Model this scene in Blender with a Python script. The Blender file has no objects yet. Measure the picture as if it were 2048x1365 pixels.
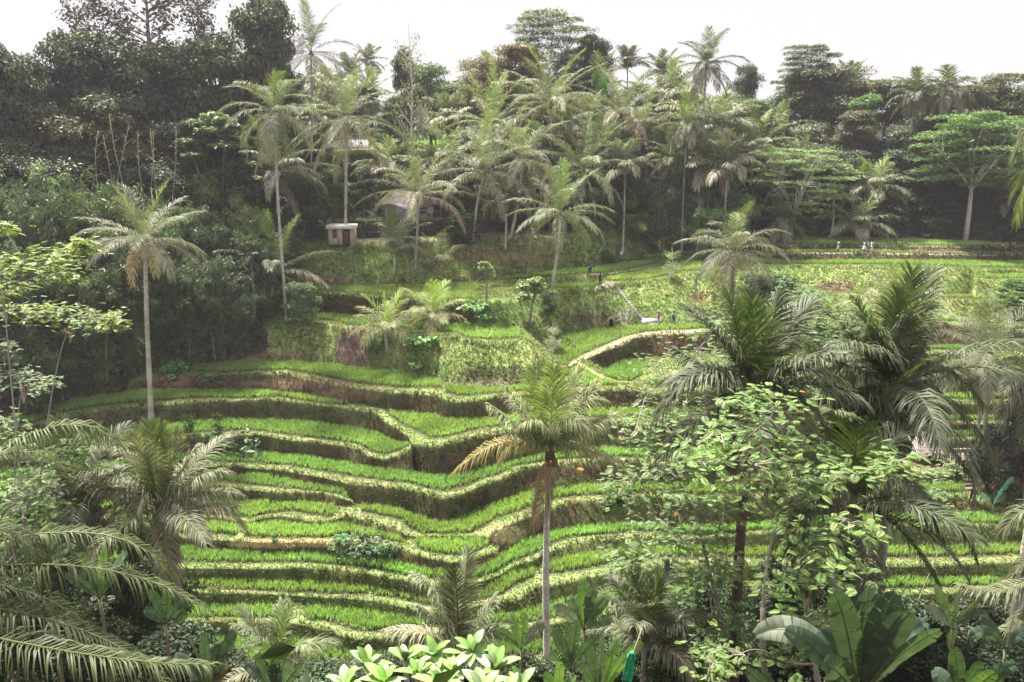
import bpy, math, random
import numpy as np
R = math.radians
rng = np.random.default_rng(7)
random.seed(7)
scn = bpy.context.scene
COL = scn.collection

# ------------------------------------------------------------------ camera, sky, sun, exposure
FPX = 1650.0; HOR = 308.0; EYE = 36.0
PITCH = math.atan((682.5 - HOR) / FPX)
SP, CP = math.sin(PITCH), math.cos(PITCH)
cam = bpy.data.cameras.new("camera"); camo = bpy.data.objects.new("camera", cam); COL.objects.link(camo)
cam.sensor_width = 36.0; cam.lens = 36.0 * FPX / 2048.0
cam.clip_start = 0.1; cam.clip_end = 3000
camo.location = (0, 0, EYE); camo.rotation_euler = (math.pi / 2 - PITCH, 0, 0)
scn.camera = camo
SUN_EL, SUN_AZ = R(62), R(-35)          # azimuth measured from +Y towards +X
w = bpy.data.worlds.new("World"); scn.world = w; w.use_nodes = True
nt = w.node_tree; nt.nodes.clear()
out = nt.nodes.new("ShaderNodeOutputWorld"); bg = nt.nodes.new("ShaderNodeBackground")
sky = nt.nodes.new("ShaderNodeTexSky"); sky.sky_type = 'NISHITA'; sky.sun_disc = False
sky.sun_elevation = SUN_EL; sky.sun_rotation = SUN_AZ; sky.dust_density = 4.0; sky.air_density = 1.0
mx = nt.nodes.new("ShaderNodeMix"); mx.data_type = 'RGBA'; mx.inputs[0].default_value = 0.82
mx.inputs[7].default_value = (9.6, 9.15, 9.6, 1)          # thin white cloud cover over the sky
nt.links.new(sky.outputs[0], mx.inputs[6]); nt.links.new(mx.outputs[2], bg.inputs[0])
bg.inputs[1].default_value = 0.038
nt.links.new(bg.outputs[0], out.inputs[0])
sl = bpy.data.lights.new("sun", 'SUN'); sl.energy = 5.0; sl.angle = R(5.0); sl.color = (1.0, 0.955, 0.87)
so = bpy.data.objects.new("sun", sl); COL.objects.link(so)
so.rotation_euler = (math.pi / 2 - SUN_EL, 0, math.pi - SUN_AZ)
so.location = (0, 0, 80)
scn.view_settings.view_transform = 'Standard'; scn.view_settings.look = 'None'
scn.view_settings.exposure = 1.6; scn.view_settings.gamma = 1.0
scn.render.film_transparent = False
try:
    scn.cycles.max_bounces = 5; scn.cycles.diffuse_bounces = 3; scn.cycles.glossy_bounces = 1
    scn.cycles.transmission_bounces = 2; scn.cycles.transparent_max_bounces = 4
    scn.cycles.volume_bounces = 0
    scn.cycles.use_denoising = True
    scn.cycles.caustics_reflective = False; scn.cycles.caustics_refractive = False
except Exception: pass

# ------------------------------------------------------------------ helpers
def vee(y):
    wv = (682.5 - np.asarray(y, float)) / FPX
    return (SP - wv * CP) / (CP + wv * SP)
def P(x, y, Y):
    """world point seen at photograph pixel x,y at ground distance Y"""
    wv = (682.5 - y) / FPX; d = CP + wv * SP
    return np.array([(x - 1024) / FPX / d * Y, Y, EYE - vee(y) * Y])
_tab = np.random.default_rng(3).random((256, 256))
def vn(x, y, s=1.0, seed=0):
    x = np.asarray(x, float) / s + seed * 17.3; y = np.asarray(y, float) / s + seed * 9.7
    xi = np.floor(x).astype(int); yi = np.floor(y).astype(int); fx = x - xi; fy = y - yi
    fx = fx * fx * (3 - 2 * fx); fy = fy * fy * (3 - 2 * fy)
    g = lambda a, b: _tab[a & 255, b & 255]
    return (g(xi, yi) * (1 - fx) + g(xi + 1, yi) * fx) * (1 - fy) + (g(xi, yi + 1) * (1 - fx) + g(xi + 1, yi + 1) * fx) * fy
def fbm(x, y, s=1.0, seed=0):
    return (vn(x, y, s, seed) + .5 * vn(x, y, s / 2, seed + 1) + .25 * vn(x, y, s / 4, seed + 2)) / 1.75

def tag(o, label=None, cat=None, group=None, kind=None):
    if label: o["label"] = label
    if cat: o["category"] = cat
    if group: o["group"] = group
    if kind: o["kind"] = kind
    return o
def link(o, parent=None):
    COL.objects.link(o)
    if parent is not None: o.parent = parent
    return o
def empty(name, loc, label=None, cat=None, group=None, rz=0.0):
    o = bpy.data.objects.new(name, None); o.location = [float(c) for c in loc]; o.rotation_euler = (0, 0, rz)
    o.empty_display_size = .3
    link(o); tag(o, label, cat, group); return o
def mesh(name, V, F3=None, F4=None, mat=None, cols=None, smooth=False):
    V = np.asarray(V, np.float32).reshape(-1, 3)
    parts = []; tot = []
    if F3 is not None and len(F3):
        F3 = np.asarray(F3, np.int32).reshape(-1, 3); parts.append(F3.ravel()); tot.append(np.full(len(F3), 3, np.int32))
    if F4 is not None and len(F4):
        F4 = np.asarray(F4, np.int32).reshape(-1, 4); parts.append(F4.ravel()); tot.append(np.full(len(F4), 4, np.int32))
    m = bpy.data.meshes.new(name)
    if not parts: return m
    li = np.concatenate(parts); lt = np.concatenate(tot); ls = np.concatenate([[0], np.cumsum(lt)[:-1]]).astype(np.int32)
    m.vertices.add(len(V)); m.vertices.foreach_set("co", V.ravel())
    m.loops.add(len(li)); m.loops.foreach_set("vertex_index", li)
    m.polygons.add(len(lt)); m.polygons.foreach_set("loop_start", ls)
    try: m.polygons.foreach_set("loop_total", lt)
    except Exception: pass
    if smooth: m.polygons.foreach_set("use_smooth", np.ones(len(lt), bool))
    if cols is not None:
        a = m.color_attributes.new("Col", 'FLOAT_COLOR', 'POINT')
        c = np.ones((len(V), 4), np.float32); c[:, :3] = cols; a.data.foreach_set("color", c.ravel())
    if mat: m.materials.append(mat)
    m.update(calc_edges=True)
    return m
def obj(name, me, parent=None, loc=None):
    o = bpy.data.objects.new(name, me)
    if loc is not None: o.location = [float(c) for c in loc]
    return link(o, parent)
class MB:
    """collects pieces into one mesh"""
    def __init__(s): s.V = []; s.T = []; s.Q = []; s.C = []; s.n = 0
    def add(s, V, T=None, Q=None, col=(1, 1, 1)):
        V = np.asarray(V, float).reshape(-1, 3)
        if T is not None and len(T): s.T.append(np.asarray(T).reshape(-1, 3) + s.n)
        if Q is not None and len(Q): s.Q.append(np.asarray(Q).reshape(-1, 4) + s.n)
        s.V.append(V); c = np.broadcast_to(np.asarray(col, float), (len(V), 3)); s.C.append(c); s.n += len(V)
        return s
    def me(s, name, mat, smooth=False):
        return mesh(name, np.concatenate(s.V), np.concatenate(s.T) if s.T else None, np.concatenate(s.Q) if s.Q else None, mat, np.concatenate(s.C), smooth)
    def tube(s, pts, rad, n=7, col=(1, 1, 1), cap=True):
        pts = np.asarray(pts, float); rad = np.broadcast_to(np.asarray(rad, float), (len(pts),))
        tg = np.gradient(pts, axis=0); tg /= np.linalg.norm(tg, axis=1)[:, None] + 1e-9
        ref = np.where(np.abs(tg[:, 2:3]) > .9, [[1., 0, 0]], [[0., 0, 1]])
        a = np.cross(tg, ref); a /= np.linalg.norm(a, axis=1)[:, None] + 1e-9; b = np.cross(tg, a)
        for i in range(1, len(a)):
            if np.dot(a[i], a[i - 1]) < 0: a[i] *= -1; b[i] *= -1
        th = np.arange(n) / n * 2 * math.pi
        V = pts[:, None] + rad[:, None, None] * (a[:, None] * np.cos(th)[None, :, None] + b[:, None] * np.sin(th)[None, :, None])
        m = len(pts); i = np.arange(m - 1)[:, None] * n; j = np.arange(n)[None]; k = (j + 1) % n
        Q = np.stack([i + j, i + k, i + n + k, i + n + j], -1).reshape(-1, 4)
        V = V.reshape(-1, 3); T = []
        if cap:
            V = np.vstack([V, pts[-1:], pts[:1]]); e = (m - 1) * n
            T = [[e + q, e + (q + 1) % n, m * n] for q in range(n)] + [[(q + 1) % n, q, m * n + 1] for q in range(n)]
        if np.ndim(col) == 2: col = np.repeat(col, n, 0); col = np.vstack([col, col[-1:], col[:1]]) if cap else col
        return s.add(V, T, Q, col)
    def box(s, c, d, rz=0.0, col=(1, 1, 1), taper=0.0):
        c = np.asarray(c, float); hx, hy, hz = [q / 2 for q in d]; t = 1 - taper
        V = np.array([[-hx, -hy, -hz], [hx, -hy, -hz], [hx, hy, -hz], [-hx, hy, -hz], [-hx * t, -hy * t, hz], [hx * t, -hy * t, hz], [hx * t, hy * t, hz], [-hx * t, hy * t, hz]])
        cr, sr = math.cos(rz), math.sin(rz); V = V @ np.array([[cr, sr, 0], [-sr, cr, 0], [0, 0, 1]]) + c
        return s.add(V, None, [[0, 3, 2, 1], [4, 5, 6, 7], [0, 1, 5, 4], [1, 2, 6, 5], [2, 3, 7, 6], [3, 0, 4, 7]], col)

# ------------------------------------------------------------------ materials
def mat_new(name):
    m = bpy.data.materials.new(name); m.use_nodes = True; return m, m.node_tree, m.node_tree.nodes["Principled BSDF"]
def leafmat(name, rough=.5, trans=.3, vary=.25, tint=(1.15, 1.2, .55), spec=.4, nscale=.6):
    m, t, b = mat_new(name); N = t.nodes; L = t.links
    a = N.new("ShaderNodeAttribute"); a.attribute_name = "Col"
    oi = N.new("ShaderNodeObjectInfo")
    mul = N.new("ShaderNodeMix"); mul.data_type = 'RGBA'; mul.blend_type = 'MULTIPLY'; mul.inputs[0].default_value = 1
    L.new(a.outputs['Color'], mul.inputs[6]); L.new(oi.outputs['Color'], mul.inputs[7])
    tc = N.new("ShaderNodeTexCoord"); no = N.new("ShaderNodeTexNoise"); no.inputs['Scale'].default_value = nscale; no.inputs['Detail'].default_value = 4
    L.new(tc.outputs['Object'], no.inputs['Vector'])
    mr = N.new("ShaderNodeMapRange"); mr.inputs[1].default_value = .3; mr.inputs[2].default_value = .7; mr.inputs[3].default_value = 1 - vary; mr.inputs[4].default_value = 1 + vary
    L.new(no.outputs[0], mr.inputs[0])
    hs = N.new("ShaderNodeHueSaturation"); L.new(mul.outputs[2], hs.inputs['Color']); L.new(mr.outputs[0], hs.inputs['Value'])
    L.new(hs.outputs[0], b.inputs['Base Color'])
    b.inputs['Roughness'].default_value = rough; b.inputs['Specular IOR Level'].default_value = spec
    tr = N.new("ShaderNodeBsdfTranslucent"); m2 = N.new("ShaderNodeMix"); m2.data_type = 'RGBA'; m2.blend_type = 'MULTIPLY'; m2.inputs[0].default_value = 1
    m2.inputs[7].default_value = (*tint, 1); L.new(hs.outputs[0], m2.inputs[6]); L.new(m2.outputs[2], tr.inputs[0])
    ms = N.new("ShaderNodeMixShader"); ms.inputs[0].default_value = trans
    L.new(b.outputs[0], ms.inputs[1]); L.new(tr.outputs[0], ms.inputs[2]); L.new(ms.outputs[0], N["Material Output"].inputs[0])
    return m
def surf(name, rough=.85, scale=2.0, amt=.3, bump=.0, spec=.3, col=None, stretch=(1, 1, 1)):
    m, t, b = mat_new(name); N = t.nodes; L = t.links
    a = N.new("ShaderNodeAttribute"); a.attribute_name = "Col"
    tc = N.new("ShaderNodeTexCoord"); mp = N.new("ShaderNodeMapping"); mp.inputs['Scale'].default_value = stretch
    L.new(tc.outputs['Object'], mp.inputs[0])
    no = N.new("ShaderNodeTexNoise"); no.inputs['Scale'].default_value = scale; no.inputs['Detail'].default_value = 6; no.inputs['Roughness'].default_value = .65
    L.new(mp.outputs[0], no.inputs['Vector'])
    mr = N.new("ShaderNodeMapRange"); mr.inputs[1].default_value = .3; mr.inputs[2].default_value = .7; mr.inputs[3].default_value = 1 - amt; mr.inputs[4].default_value = 1 + amt
    L.new(no.outputs[0], mr.inputs[0])
    hs = N.new("ShaderNodeHueSaturation"); L.new(mr.outputs[0], hs.inputs['Value'])
    if col is None: L.new(a.outputs['Color'], hs.inputs['Color'])
    else: hs.inputs['Color'].default_value = (*col, 1)
    L.new(hs.outputs[0], b.inputs['Base Color'])
    b.inputs['Roughness'].default_value = rough; b.inputs['Specular IOR Level'].default_value = spec
    if bump:
        bp = N.new("ShaderNodeBump"); bp.inputs['Strength'].default_value = bump; bp.inputs['Distance'].default_value = .1
        L.new(no.outputs[0], bp.inputs['Height']); L.new(bp.outputs[0], b.inputs['Normal'])
    return m
M_GROUND = surf("ground_earth", .95, 1.3, .38, .6, .1)
M_RICE = leafmat("rice_leaf", .55, .4, .14, (1.1, 1.15, .7), .25, .25)
M_GRASS = leafmat("grass_leaf", .6, .3, .22, (1.1, 1.15, .6), .2, .4)
M_PALM = leafmat("palm_leaflet", .52, .26, .15, (1.1, 1.15, .6), .28, .5)
M_LEAF = leafmat("tree_leaf", .5, .28, .22, (1.2, 1.25, .55), .35, .35)
M_BROAD = leafmat("broad_leaf", .48, .25, .22, (1.1, 1.25, .5), .4, 3.5)
M_BARK = surf("bark", .9, 5, .3, .3, .15, None, (1, 1, .6))
M_PTRUNK = surf("palm_bark", .85, 3.5, .35, .3, .2, None, (1, 1, 3.0))
M_THATCH = surf("thatch", .95, 9, .35, .5, .1, None, (1, 1, .3))
M_PLASTER = surf("plaster", .9, 2.5, .18, .1, .2)
M_STONE = surf("stone", .9, 3.0, .3, .4, .2)
M_CLOTH = surf("cloth", .9, 8, .1, 0, .1)
M_SKIN = surf("skin", .6, 4, .05, 0, .3)
M_WOOD = surf("bamboo_wood", .8, 5, .25, .1, .2)

# ------------------------------------------------------------------ terraces traced as rim / inner edge / foot curves
def C(s): 
    a = [p.split(":") for p in s.split(",")]; return [float(p[0]) for p in a], [float(p[1]) for p in a]
BIG = 9999
# each terrace: (rim R, bund back B, paddy foot F, collapsed x-ranges, rice x-ranges)
TER = [
 ("0:1345,900:1345,1271:1312,1500:1290,2048:1250", "0:1322,900:1322,1271:1290,1500:1268,2048:1232", "300:1268,590:1272,680:1293,760:1300,850:1290,980:1280,1076:1275,1271:1235,1500:1215,2048:1205", [], [(-900, 1300), (1700, 2300)]),
 ("300:1245,500:1244,600:1247,650:1258,690:1272,720:1279,780:1275,850:1265,980:1258,1076:1252,1134:1240,1271:1210,1500:1195,2048:1182", "300:1234,500:1234,600:1238,650:1240,700:1255,730:1262,800:1258,860:1250,980:1250,1076:1242,1134:1228,1271:1198,1500:1183,2048:1170", "300:1206,590:1206,620:1209,700:1214,790:1225,850:1235,900:1238,980:1224,1037:1222,1115:1197,1212:1180,1271:1178,1500:1160,2048:1150", [], [(-900, 580), (614, 1500), (1700, 2300)]),
 ("300:1186,420:1185,500:1187,600:1192,700:1197,740:1200,800:1212,860:1225,900:1228,949:1213,984:1203,1037:1200,1060:1180,1080:1172,1130:1165,1200:1150,1271:1135,1500:1130,1850:1132,1950:1127,2048:1122", "300:1178,430:1176,500:1180,640:1187,735:1188,800:1197,870:1212,910:1212,943:1201,1005:1189,1027:1170,1068:1152,1103:1146,1154:1140,1212:1127,1242:1117,1350:1112,1600:1115,1880:1113,2048:1108", "300:1158,470:1155,560:1160,640:1163,735:1172,800:1183,840:1192,900:1195,943:1181,998:1158,1027:1141,1068:1138,1103:1121,1154:1109,1242:1096,1350:1088,1600:1092,1880:1090,2048:1086", [], [(-900, 735), (744, 1068), (1092, 2300)]),
 ("300:1137,500:1138,600:1135,680:1137,750:1150,820:1162,880:1172,950:1167,1003:1149,1029:1132,1074:1117,1103:1101,1146:1085,1195:1076,1244:1072,1293:1074,1351:1080,1500:1068,1900:1050,1950:1048,2048:1060", "300:1123,500:1125,600:1123,700:1131,760:1140,820:1152,880:1158,952:1157,993:1143,1020:1126,1078:1102,1103:1087,1137:1074,1234:1066,1293:1062,1400:1070,1600:1055,1870:1042,2048:1050", "300:1092,380:1090,440:1100,500:1103,600:1105,700:1112,790:1120,820:1130,860:1138,951:1139,993:1116,1000:1108,1049:1076,1103:1062,1156:1052,1234:1046,1293:1045,1400:1052,1600:1035,1870:1025,1950:1022,2048:1030", [], [(-900, 2300)]),
 ("300:1072,440:1080,480:1082,600:1085,700:1086,760:1095,809:1098,846:1112,895:1124,928:1124,964:1112,989:1102,994:1108", "300:1063,400:1066,450:1068,487:1072,560:1075,650:1075,690:1069,758:1079,803:1088,835:1094,866:1106,915:1110,954:1104,973:1092,990:1098", "300:1042,420:1041,470:1045,505:1045,550:1040,612:1049,690:1045,739:1059,788:1067,805:1080,833:1075,895:1073,964:1075,975:1083,990:1094", [(995, 2500)], [(-900, 472), (487, 804), (833, 976)]),
 ("300:1038,370:1038,440:1036,480:1044,500:1044,530:1036,570:1031,600:1038,620:1044,660:1043,690:1034,700:1033,739:1044,778:1055,801:1061,812:1072,833:1073,895:1072,960:1073,975:1075,989:1060,1032:1040,1061:1030,1094:1017,1146:1002,1205:998,1300:992,1390:1000,1500:992,1700:990,1840:993,1930:990,1950:1000,2000:1023,2048:1026", "300:1027,440:1028,500:1035,530:1028,580:1021,620:1027,660:1033,690:1024,720:1022,759:1028,807:1040,821:1057,846:1067,895:1068,944:1065,973:1049,987:1038,1039:1021,1109:998,1146:992,1205:989,1300:983,1400:990,1500:984,1850:985,1925:984,1950:988,2000:1010,2035:1022,2048:1022", "300:1000,460:997,500:998,560:1005,620:1002,665:1010,690:1014,729:1008,798:1014,827:1026,866:1040,895:1041,925:1032,964:1014,1012:997,1063:981,1109:976,1156:970,1221:966,1400:968,1850:965,1925:968,1945:976,1975:988,2030:1015,2048:1017", [], [(-900, 668), (722, 1926), (1946, 2036)]),
 ("300:970,440:973,500:980,560:985,600:983,650:985,675:993,700:1002,1450:958,1700:950,1850:947,1900:945,1960:945,2048:985", "300:958,446:961,495:969,593:977,681:989,700:1000,1450:954,1700:945,1960:942,2048:982", "300:945,456:946,495:944,534:946,593:960,671:971,687:977,700:998,1450:950,1700:930,1850:925,1960:925,2048:975", [(706, 1440)], [(-900, 690)]),
 ("0:960,190:950,254:940,300:938,400:935,480:932,500:936,560:940,620:950,700:967,778:971,837:979,876:994,895:996,925:989,973:967,1022:950,1039:937,1078:929,1121:923,1215:920,1264:921,1312:925,1400:930,1600:905,1850:882,2048:880", "0:955,191:945,254:935,400:923,498:925,576:930,654:943,700:950,759:960,817:965,866:979,895:982,915:977,954:961,1003:946,1029:931,1078:925,1117:918,1215:914,1312:917,1400:920,1600:895,1850:874,2048:872", "0:935,191:928,254:915,400:905,498:901,576:905,654:915,722:928,800:939,849:946,903:948,950:938,1000:925,1075:908,1120:898,1217:892,1266:896,1400:895,1600:880,1850:862,2048:860", [], [(-900, 2300)]),
 ("0:915,100:915,180:905,264:895,340:880,400:870,537:870,576:880,673:888,726:896,731:911,771:917,800:908,815:898,825:891,1460:852,1600:850,1850:850,2048:846", "0:905,127:890,264:882,332:872,400:865,498:860,556:866,615:874,722:889,742:903,771:909,800:901,815:892,1460:848,1500:843,2048:840", "0:880,127:866,176:858,273:852,351:845,400:838,498:835,576:837,634:843,693:850,752:862,791:878,810:885,1460:842,1500:835,1900:830,2048:828", [(824, 1450)], [(-900, 813), (1480, 2300)]),
 ("0:845,59:856,98:850,176:821,293:809,400:803,498:800,556:798,595:803,693:815,755:824,766:840,791:855,812:868,826:888,878:890,937:876,995:864,1030:860,1168:842,1295:843,1400:843,1600:825,1850:806,2048:806", "0:845,59:846,117:825,195:811,293:803,400:796,498:797,556:793,634:805,691:811,750:818,785:832,800:845,839:862,859:876,888:874,917:868,966:855,995:852,1060:846,1168:835,1295:833,1400:833,1600:815,1850:798,2048:798", "0:835,29:827,98:809,195:790,293:778,400:778,498:778,595:786,673:798,691:804,740:812,782:822,868:825,888:836,937:836,986:833,1060:825,1168:818,1217:814,1295:814,1400:815,1600:800,1850:786,2048:786", [], [(30, 692), (780, 2300)]),
 ("250:775,300:750,400:747,576:745,615:759,693:772,732:778,800:784,868:788,888:794,907:802,933:803,976:796,1015:790,1100:785,1188:779,1276:780,1300:790,1400:780,1600:755,1850:735,2048:738", "250:770,290:745,400:743,498:743,576:739,654:753,712:766,800:775,878:774,885:780,894:786,917:792,976:788,1015:784,1060:780,1155:773,1235:771,1276:773,1400:770,1600:745,1850:728,2048:730", "250:765,290:735,350:728,400:727,498:721,595:721,673:729,752:737,800:740,859:753,898:767,907:770,976:772,1054:768,1110:755,1155:728,1200:755,1232:763,1260:768,1400:760,1600:735,1850:722,2048:724", [(-900, 255)], [(385, 879), (891, 1070), (1140, 1234), (1300, 2300)]),
 ("1157:730,1200:758,1240:774,1276:775,1300:765,1400:745,1600:725,1850:706,1939:708,2048:714", "1157:724,1200:748,1237:762,1262:763,1285:750,1300:748,1400:735,1850:698,2048:705", "1157:722,1178:724,1207:738,1217:734,1246:718,1272:716,1282:722,1300:715,1400:710,1600:700,1850:688,1939:692,2048:696", [(-900, 1156)], [(1208, 1283), (1700, 1945)]),
 ("0:680,300:670,500:655,560:648,584:645,620:645,694:658,740:660,800:665,870:668,920:675,960:684,1035:684,1060:692,1112:738,1130:738,1157:725,1217:697,1256:685,1266:672,1305:669,1354:665,1450:660,1600:655,1860:643,1954:650,2048:655", "0:677,500:650,584:637,649:639,694:648,800:660,857:660,917:666,930:676,989:679,1035:677,1060:688,1105:728,1130:730,1159:712,1217:687,1246:673,1295:664,1354:660,1600:648,1868:641,1954:645,2048:650", "0:674,500:647,584:627,649:624,709:630,732:633,800:643,872:648,924:646,989:646,1034:655,1060:668,1100:685,1118:675,1139:667,1198:654,1276:650,1354:646,1450:640,1600:640,1868:634,1954:636,2048:640", [], [(584, 735), (765, 1036), (1116, 1500), (1800, 1955)]),
 ("0:610,500:590,560:583,619:584,709:590,750:592,830:600,890:603,950:604,985:602,1040:600,1110:582,1195:576,1230:570,1290:563,1330:557,1360:550,1400:548,1468:560,1600:585,1700:592,1800:597,1850:600,2048:604", "0:608,500:587,560:580,619:581,709:586,828:597,887:601,950:599,985:596,1040:590,1112:578,1190:574,1213:562,1290:560,1322:553,1360:545,1400:540,1600:580,1800:594,2048:600", "0:605,500:583,560:573,768:570,896:567,960:562,1040:565,1110:567,1195:562,1213:553,1246:547,1290:537,1360:528,1420:525,1600:570,1700:585,1850:592,2048:596", [], [(575, 952), (1110, 1196), (1213, 1400), (1840, 2300)]),
 ("995:562,1092:557,1180:551,1246:544,1290:535,1330:527,1400:524,1940:562,2048:562", "995:560,1092:553,1180:547,1246:542,1290:531,1330:525,1400:520,1940:559,1960:557,2048:557", "995:556,1076:545,1127:538,1180:534,1235:525,1290:521,1305:524,1350:520,1400:518,1940:556,1960:548,2048:547", [(-900, 992), (1430, 1945)], [(1000, 1304), (1970, 2300)]),
 ("1280:521,1285:519,1340:516,1400:512,1450:520,1530:532,1600:533,1753:533,1830:534,1950:538,2048:541", "1280:519,1290:517,1340:514,1400:510,1450:515,1530:528,1600:529,1819:530,1950:535,2048:536", "1280:516,1290:510,1333:504,1390:501,1450:502,1530:518,1600:520,1819:519,2048:522", [(-900, 1278)], [(1285, 2300)]),
 ("1500:512,1520:510,1600:507,1742:506,1840:509,2048:511", "1500:510,1520:507,1600:505,1742:504.5,1840:508,2048:510", "1500:506,1520:499,1600:500,1740:502,1840:504,2048:506", [(-900, 1500)], [(1530, 1770)]),
 ("1500:496,1530:492,1633:491,1753:493,2048:495", "1500:492,1530:487,1633:489,1753:491,1884:492,2048:491", "1500:486,1530:470,1640:472,1750:475,1900:480,2048:487", [(-900, 1500)], [(1520, 2030)]),
 ("0:540,500:500,600:490,690:488,830:485,900:479,1000:474,1080:472,1120:475,1200:455,1300:425,1400:430,1470:470", "0:539,500:498,600:487,690:485,830:483,900:477,1000:471,1080:470,1120:472,1200:453,1300:423,1400:428,1470:468", "0:537,500:494,600:482,690:480,760:478,900:472,1000:466,1090:462,1200:450,1300:420,1400:425,1470:466", [(1480, 2500)], []),
 ("0:480,500:450,600:443,740:440,880:438,1000:425,1080:418,1200:400,1300:390,1400:395,1480:450,1530:468", "0:478,500:448,600:440,740:436,880:434,1000:422,1080:415,1200:398,1300:388,1400:393,1480:449", "0:475,500:445,600:435,740:428,880:425,1000:415,1080:408,1200:392,1300:383,1400:390,1480:446", [(1530, 2500)], []),
 ("0:330,500:312,700:300,900:300,1100:292,1300:290,1500:302,1700:335,2048:345", "0:328,500:309,700:296,900:296,1100:289,1300:287,1500:299,1700:332,2048:342", "0:322,500:302,700:281,900:281,1100:279,1300:280,1500:292,1700:325,2048:335", [], [(700, 900)]),
]
DX = 3.0
XS = np.arange(-420, 2481, DX); NX = len(XS)
def gsm(a, sg):
    k = int(3 * sg) + 1; q = np.exp(-.5 * (np.arange(-k, k + 1) / sg) ** 2); q /= q.sum()
    return np.convolve(np.pad(a, k, mode='edge'), q, 'valid')
def inr(xs, rs): 
    m = np.zeros(len(xs), bool)
    for a, b in rs: m |= (xs >= a) & (xs <= b)
    return m
def slope_into(k):
    """run over rise of the bank climbing to terrace k, per column"""
    s = np.interp(XS, [900, 1300], [.30, .60])
    if k == 16 or k == 17: s = s * 1.8
    if k == 12: s = np.interp(XS, [500, 560, 1090, 1130, 1200], [.8, .75, .9, .7, .5])
    if k == 13: s = np.interp(XS, [500, 600, 940, 1000, 1180, 1240, 1400, 1500], [.8, .3, .4, 1.3, 1.5, 1.7, 2.2, 1.5])
    if k == 11: s = np.interp(XS, [250, 500, 1700], [.8, .6, .4])
    if k in (14, 15): s = np.interp(XS, [990, 1400, 1500, 1900], [.7, 1.6, 2.4, 2.2])
    if k == 10: s = np.interp(XS, [100, 300, 500], [1.0, .8, .4])
    if k == 18: s = np.interp(XS, [500, 600, 1100, 1200, 1400], [.8, 1.0, .9, .8, .8])
    if k == 19: s = np.interp(XS, [500, 700, 1000, 1200], [.8, .3, .3, .8])
    if k == 20: s = np.interp(XS, [500, 700, 1300, 1600], [.8, .9, .9, 1.1])
    return s
rows = []     # (y, Y, z, zone, frac)   zone: 0 bank/bund 1 rim 2 paddy 3 ...
ycur = np.full(NX, 1352.0); Yc = np.full(NX, 50.0) + 2.5 * np.sin(XS / 260.0); zc = EYE - vee(ycur) * Yc
rows.append(dict(y=ycur, Y=Yc, z=zc, t='start', k=-1))
meta = []
for k, (r, b, f, colr, ricer) in enumerate(TER):
    yr, yb, yf = [np.interp(XS, *C(q)) for q in (r, b, f)]
    cm = inr(XS, colr)
    for a in (yr, yb, yf): a[cm] = BIG
    rm = inr(XS, ricer) & ~cm
    wob = 1.6 * (vn(XS, XS * 0, 22, k) - .5) + 1.0 * (vn(XS, XS * 0, 7, k + 40) - .5)
    yr = np.minimum(yr + wob, ycur - .35); yr = np.minimum(gsm(yr, 1.2), ycur - .3)
    # bank
    s = slope_into(k); v = vee(yr)
    Yn = (Yc + s * (EYE - zc)) / (1 + s * v); zn = EYE - v * Yn
    thick = np.clip((ycur - yr) / 8.0, 0, 1)
    if k < 21:
        wt = thick + 1e-3; zs = gsm(zn * wt, 26) / gsm(wt, 26); zt = zn + (zs - zn) * thick
        Yt = (EYE - zt) / v; Yt = np.maximum(Yt, Yc + .04 * np.maximum(ycur - yr, 0) * Yc / FPX + .01)
        Yn = Yt; zn = EYE - v * Yn
    rows.append(dict(y=yr, Y=Yn, z=zn, t='rim', k=k)); ycur, Yc, zc = yr, Yn, zn
    # bund top, flat
    def flat(y):
        if k >= 20:
            ss = 7.0; v = vee(y); Yn = (Yc + ss * (EYE - zc)) / (1 + ss * v); return Yn, EYE - v * Yn
        v = vee(y); Yn = (EYE - zc) / v; return Yn, zc.copy()
    yb = np.minimum(yb + wob * .7, ycur - .2); Yb, zb = flat(yb)
    rows.append(dict(y=yb, Y=Yb, z=zb, t='bund', k=k)); ycur, Yc, zc = yb, Yb, zb
    hpx = np.where(rm, .27 * FPX / Yc, 0); hpx = gsm(hpx, 2)
    yf = np.minimum(yf + hpx, ycur - np.where(rm, np.minimum(2.0, np.maximum(ycur - yf, .2)), .2))
    Yf, zf = flat(yf)
    rows.append(dict(y=yf, Y=Yf, z=zf, t='foot', k=k, rice=rm)); ycur, Yc, zc = yf, Yf, zf
for r_ in rows[1:]:
    for sg in (4, 10):
        sm = gsm(r_['Y'], sg); wj = np.clip(np.abs(r_['Y'] - sm) / (.5 + .1 * sg), 0, 1)
        wj = np.clip(gsm(wj, sg * .8) * 2.0, 0, 1); r_['Y'] = r_['Y'] + (sm - r_['Y']) * wj
for a_, b_ in zip(rows[:-1], rows[1:]): b_['Y'] = np.maximum(b_['Y'], a_['Y'] + .01)
for r_ in rows[1:]: r_['z'] = EYE - vee(r_['y']) * r_['Y']
# ground beyond the traced part: climbs gently to a far ridge
for dY, dz in ((10, 2.0), (25, 4.5), (50, 8), (90, 11), (160, 12), (300, 6), (700, -30)):
    last = rows[-1] if dY == 10 else base0
    if dY == 10: base0 = rows[-1]
    z = base0['z'] + dz + np.clip(base0['Y'] - 110, 0, 60) * 0 + 3 * (vn(XS, XS * 0 + dY, 90, 5) - .5)
    rows.append(dict(y=None, Y=base0['Y'] + dY, z=z, t='far', k=99))
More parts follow.
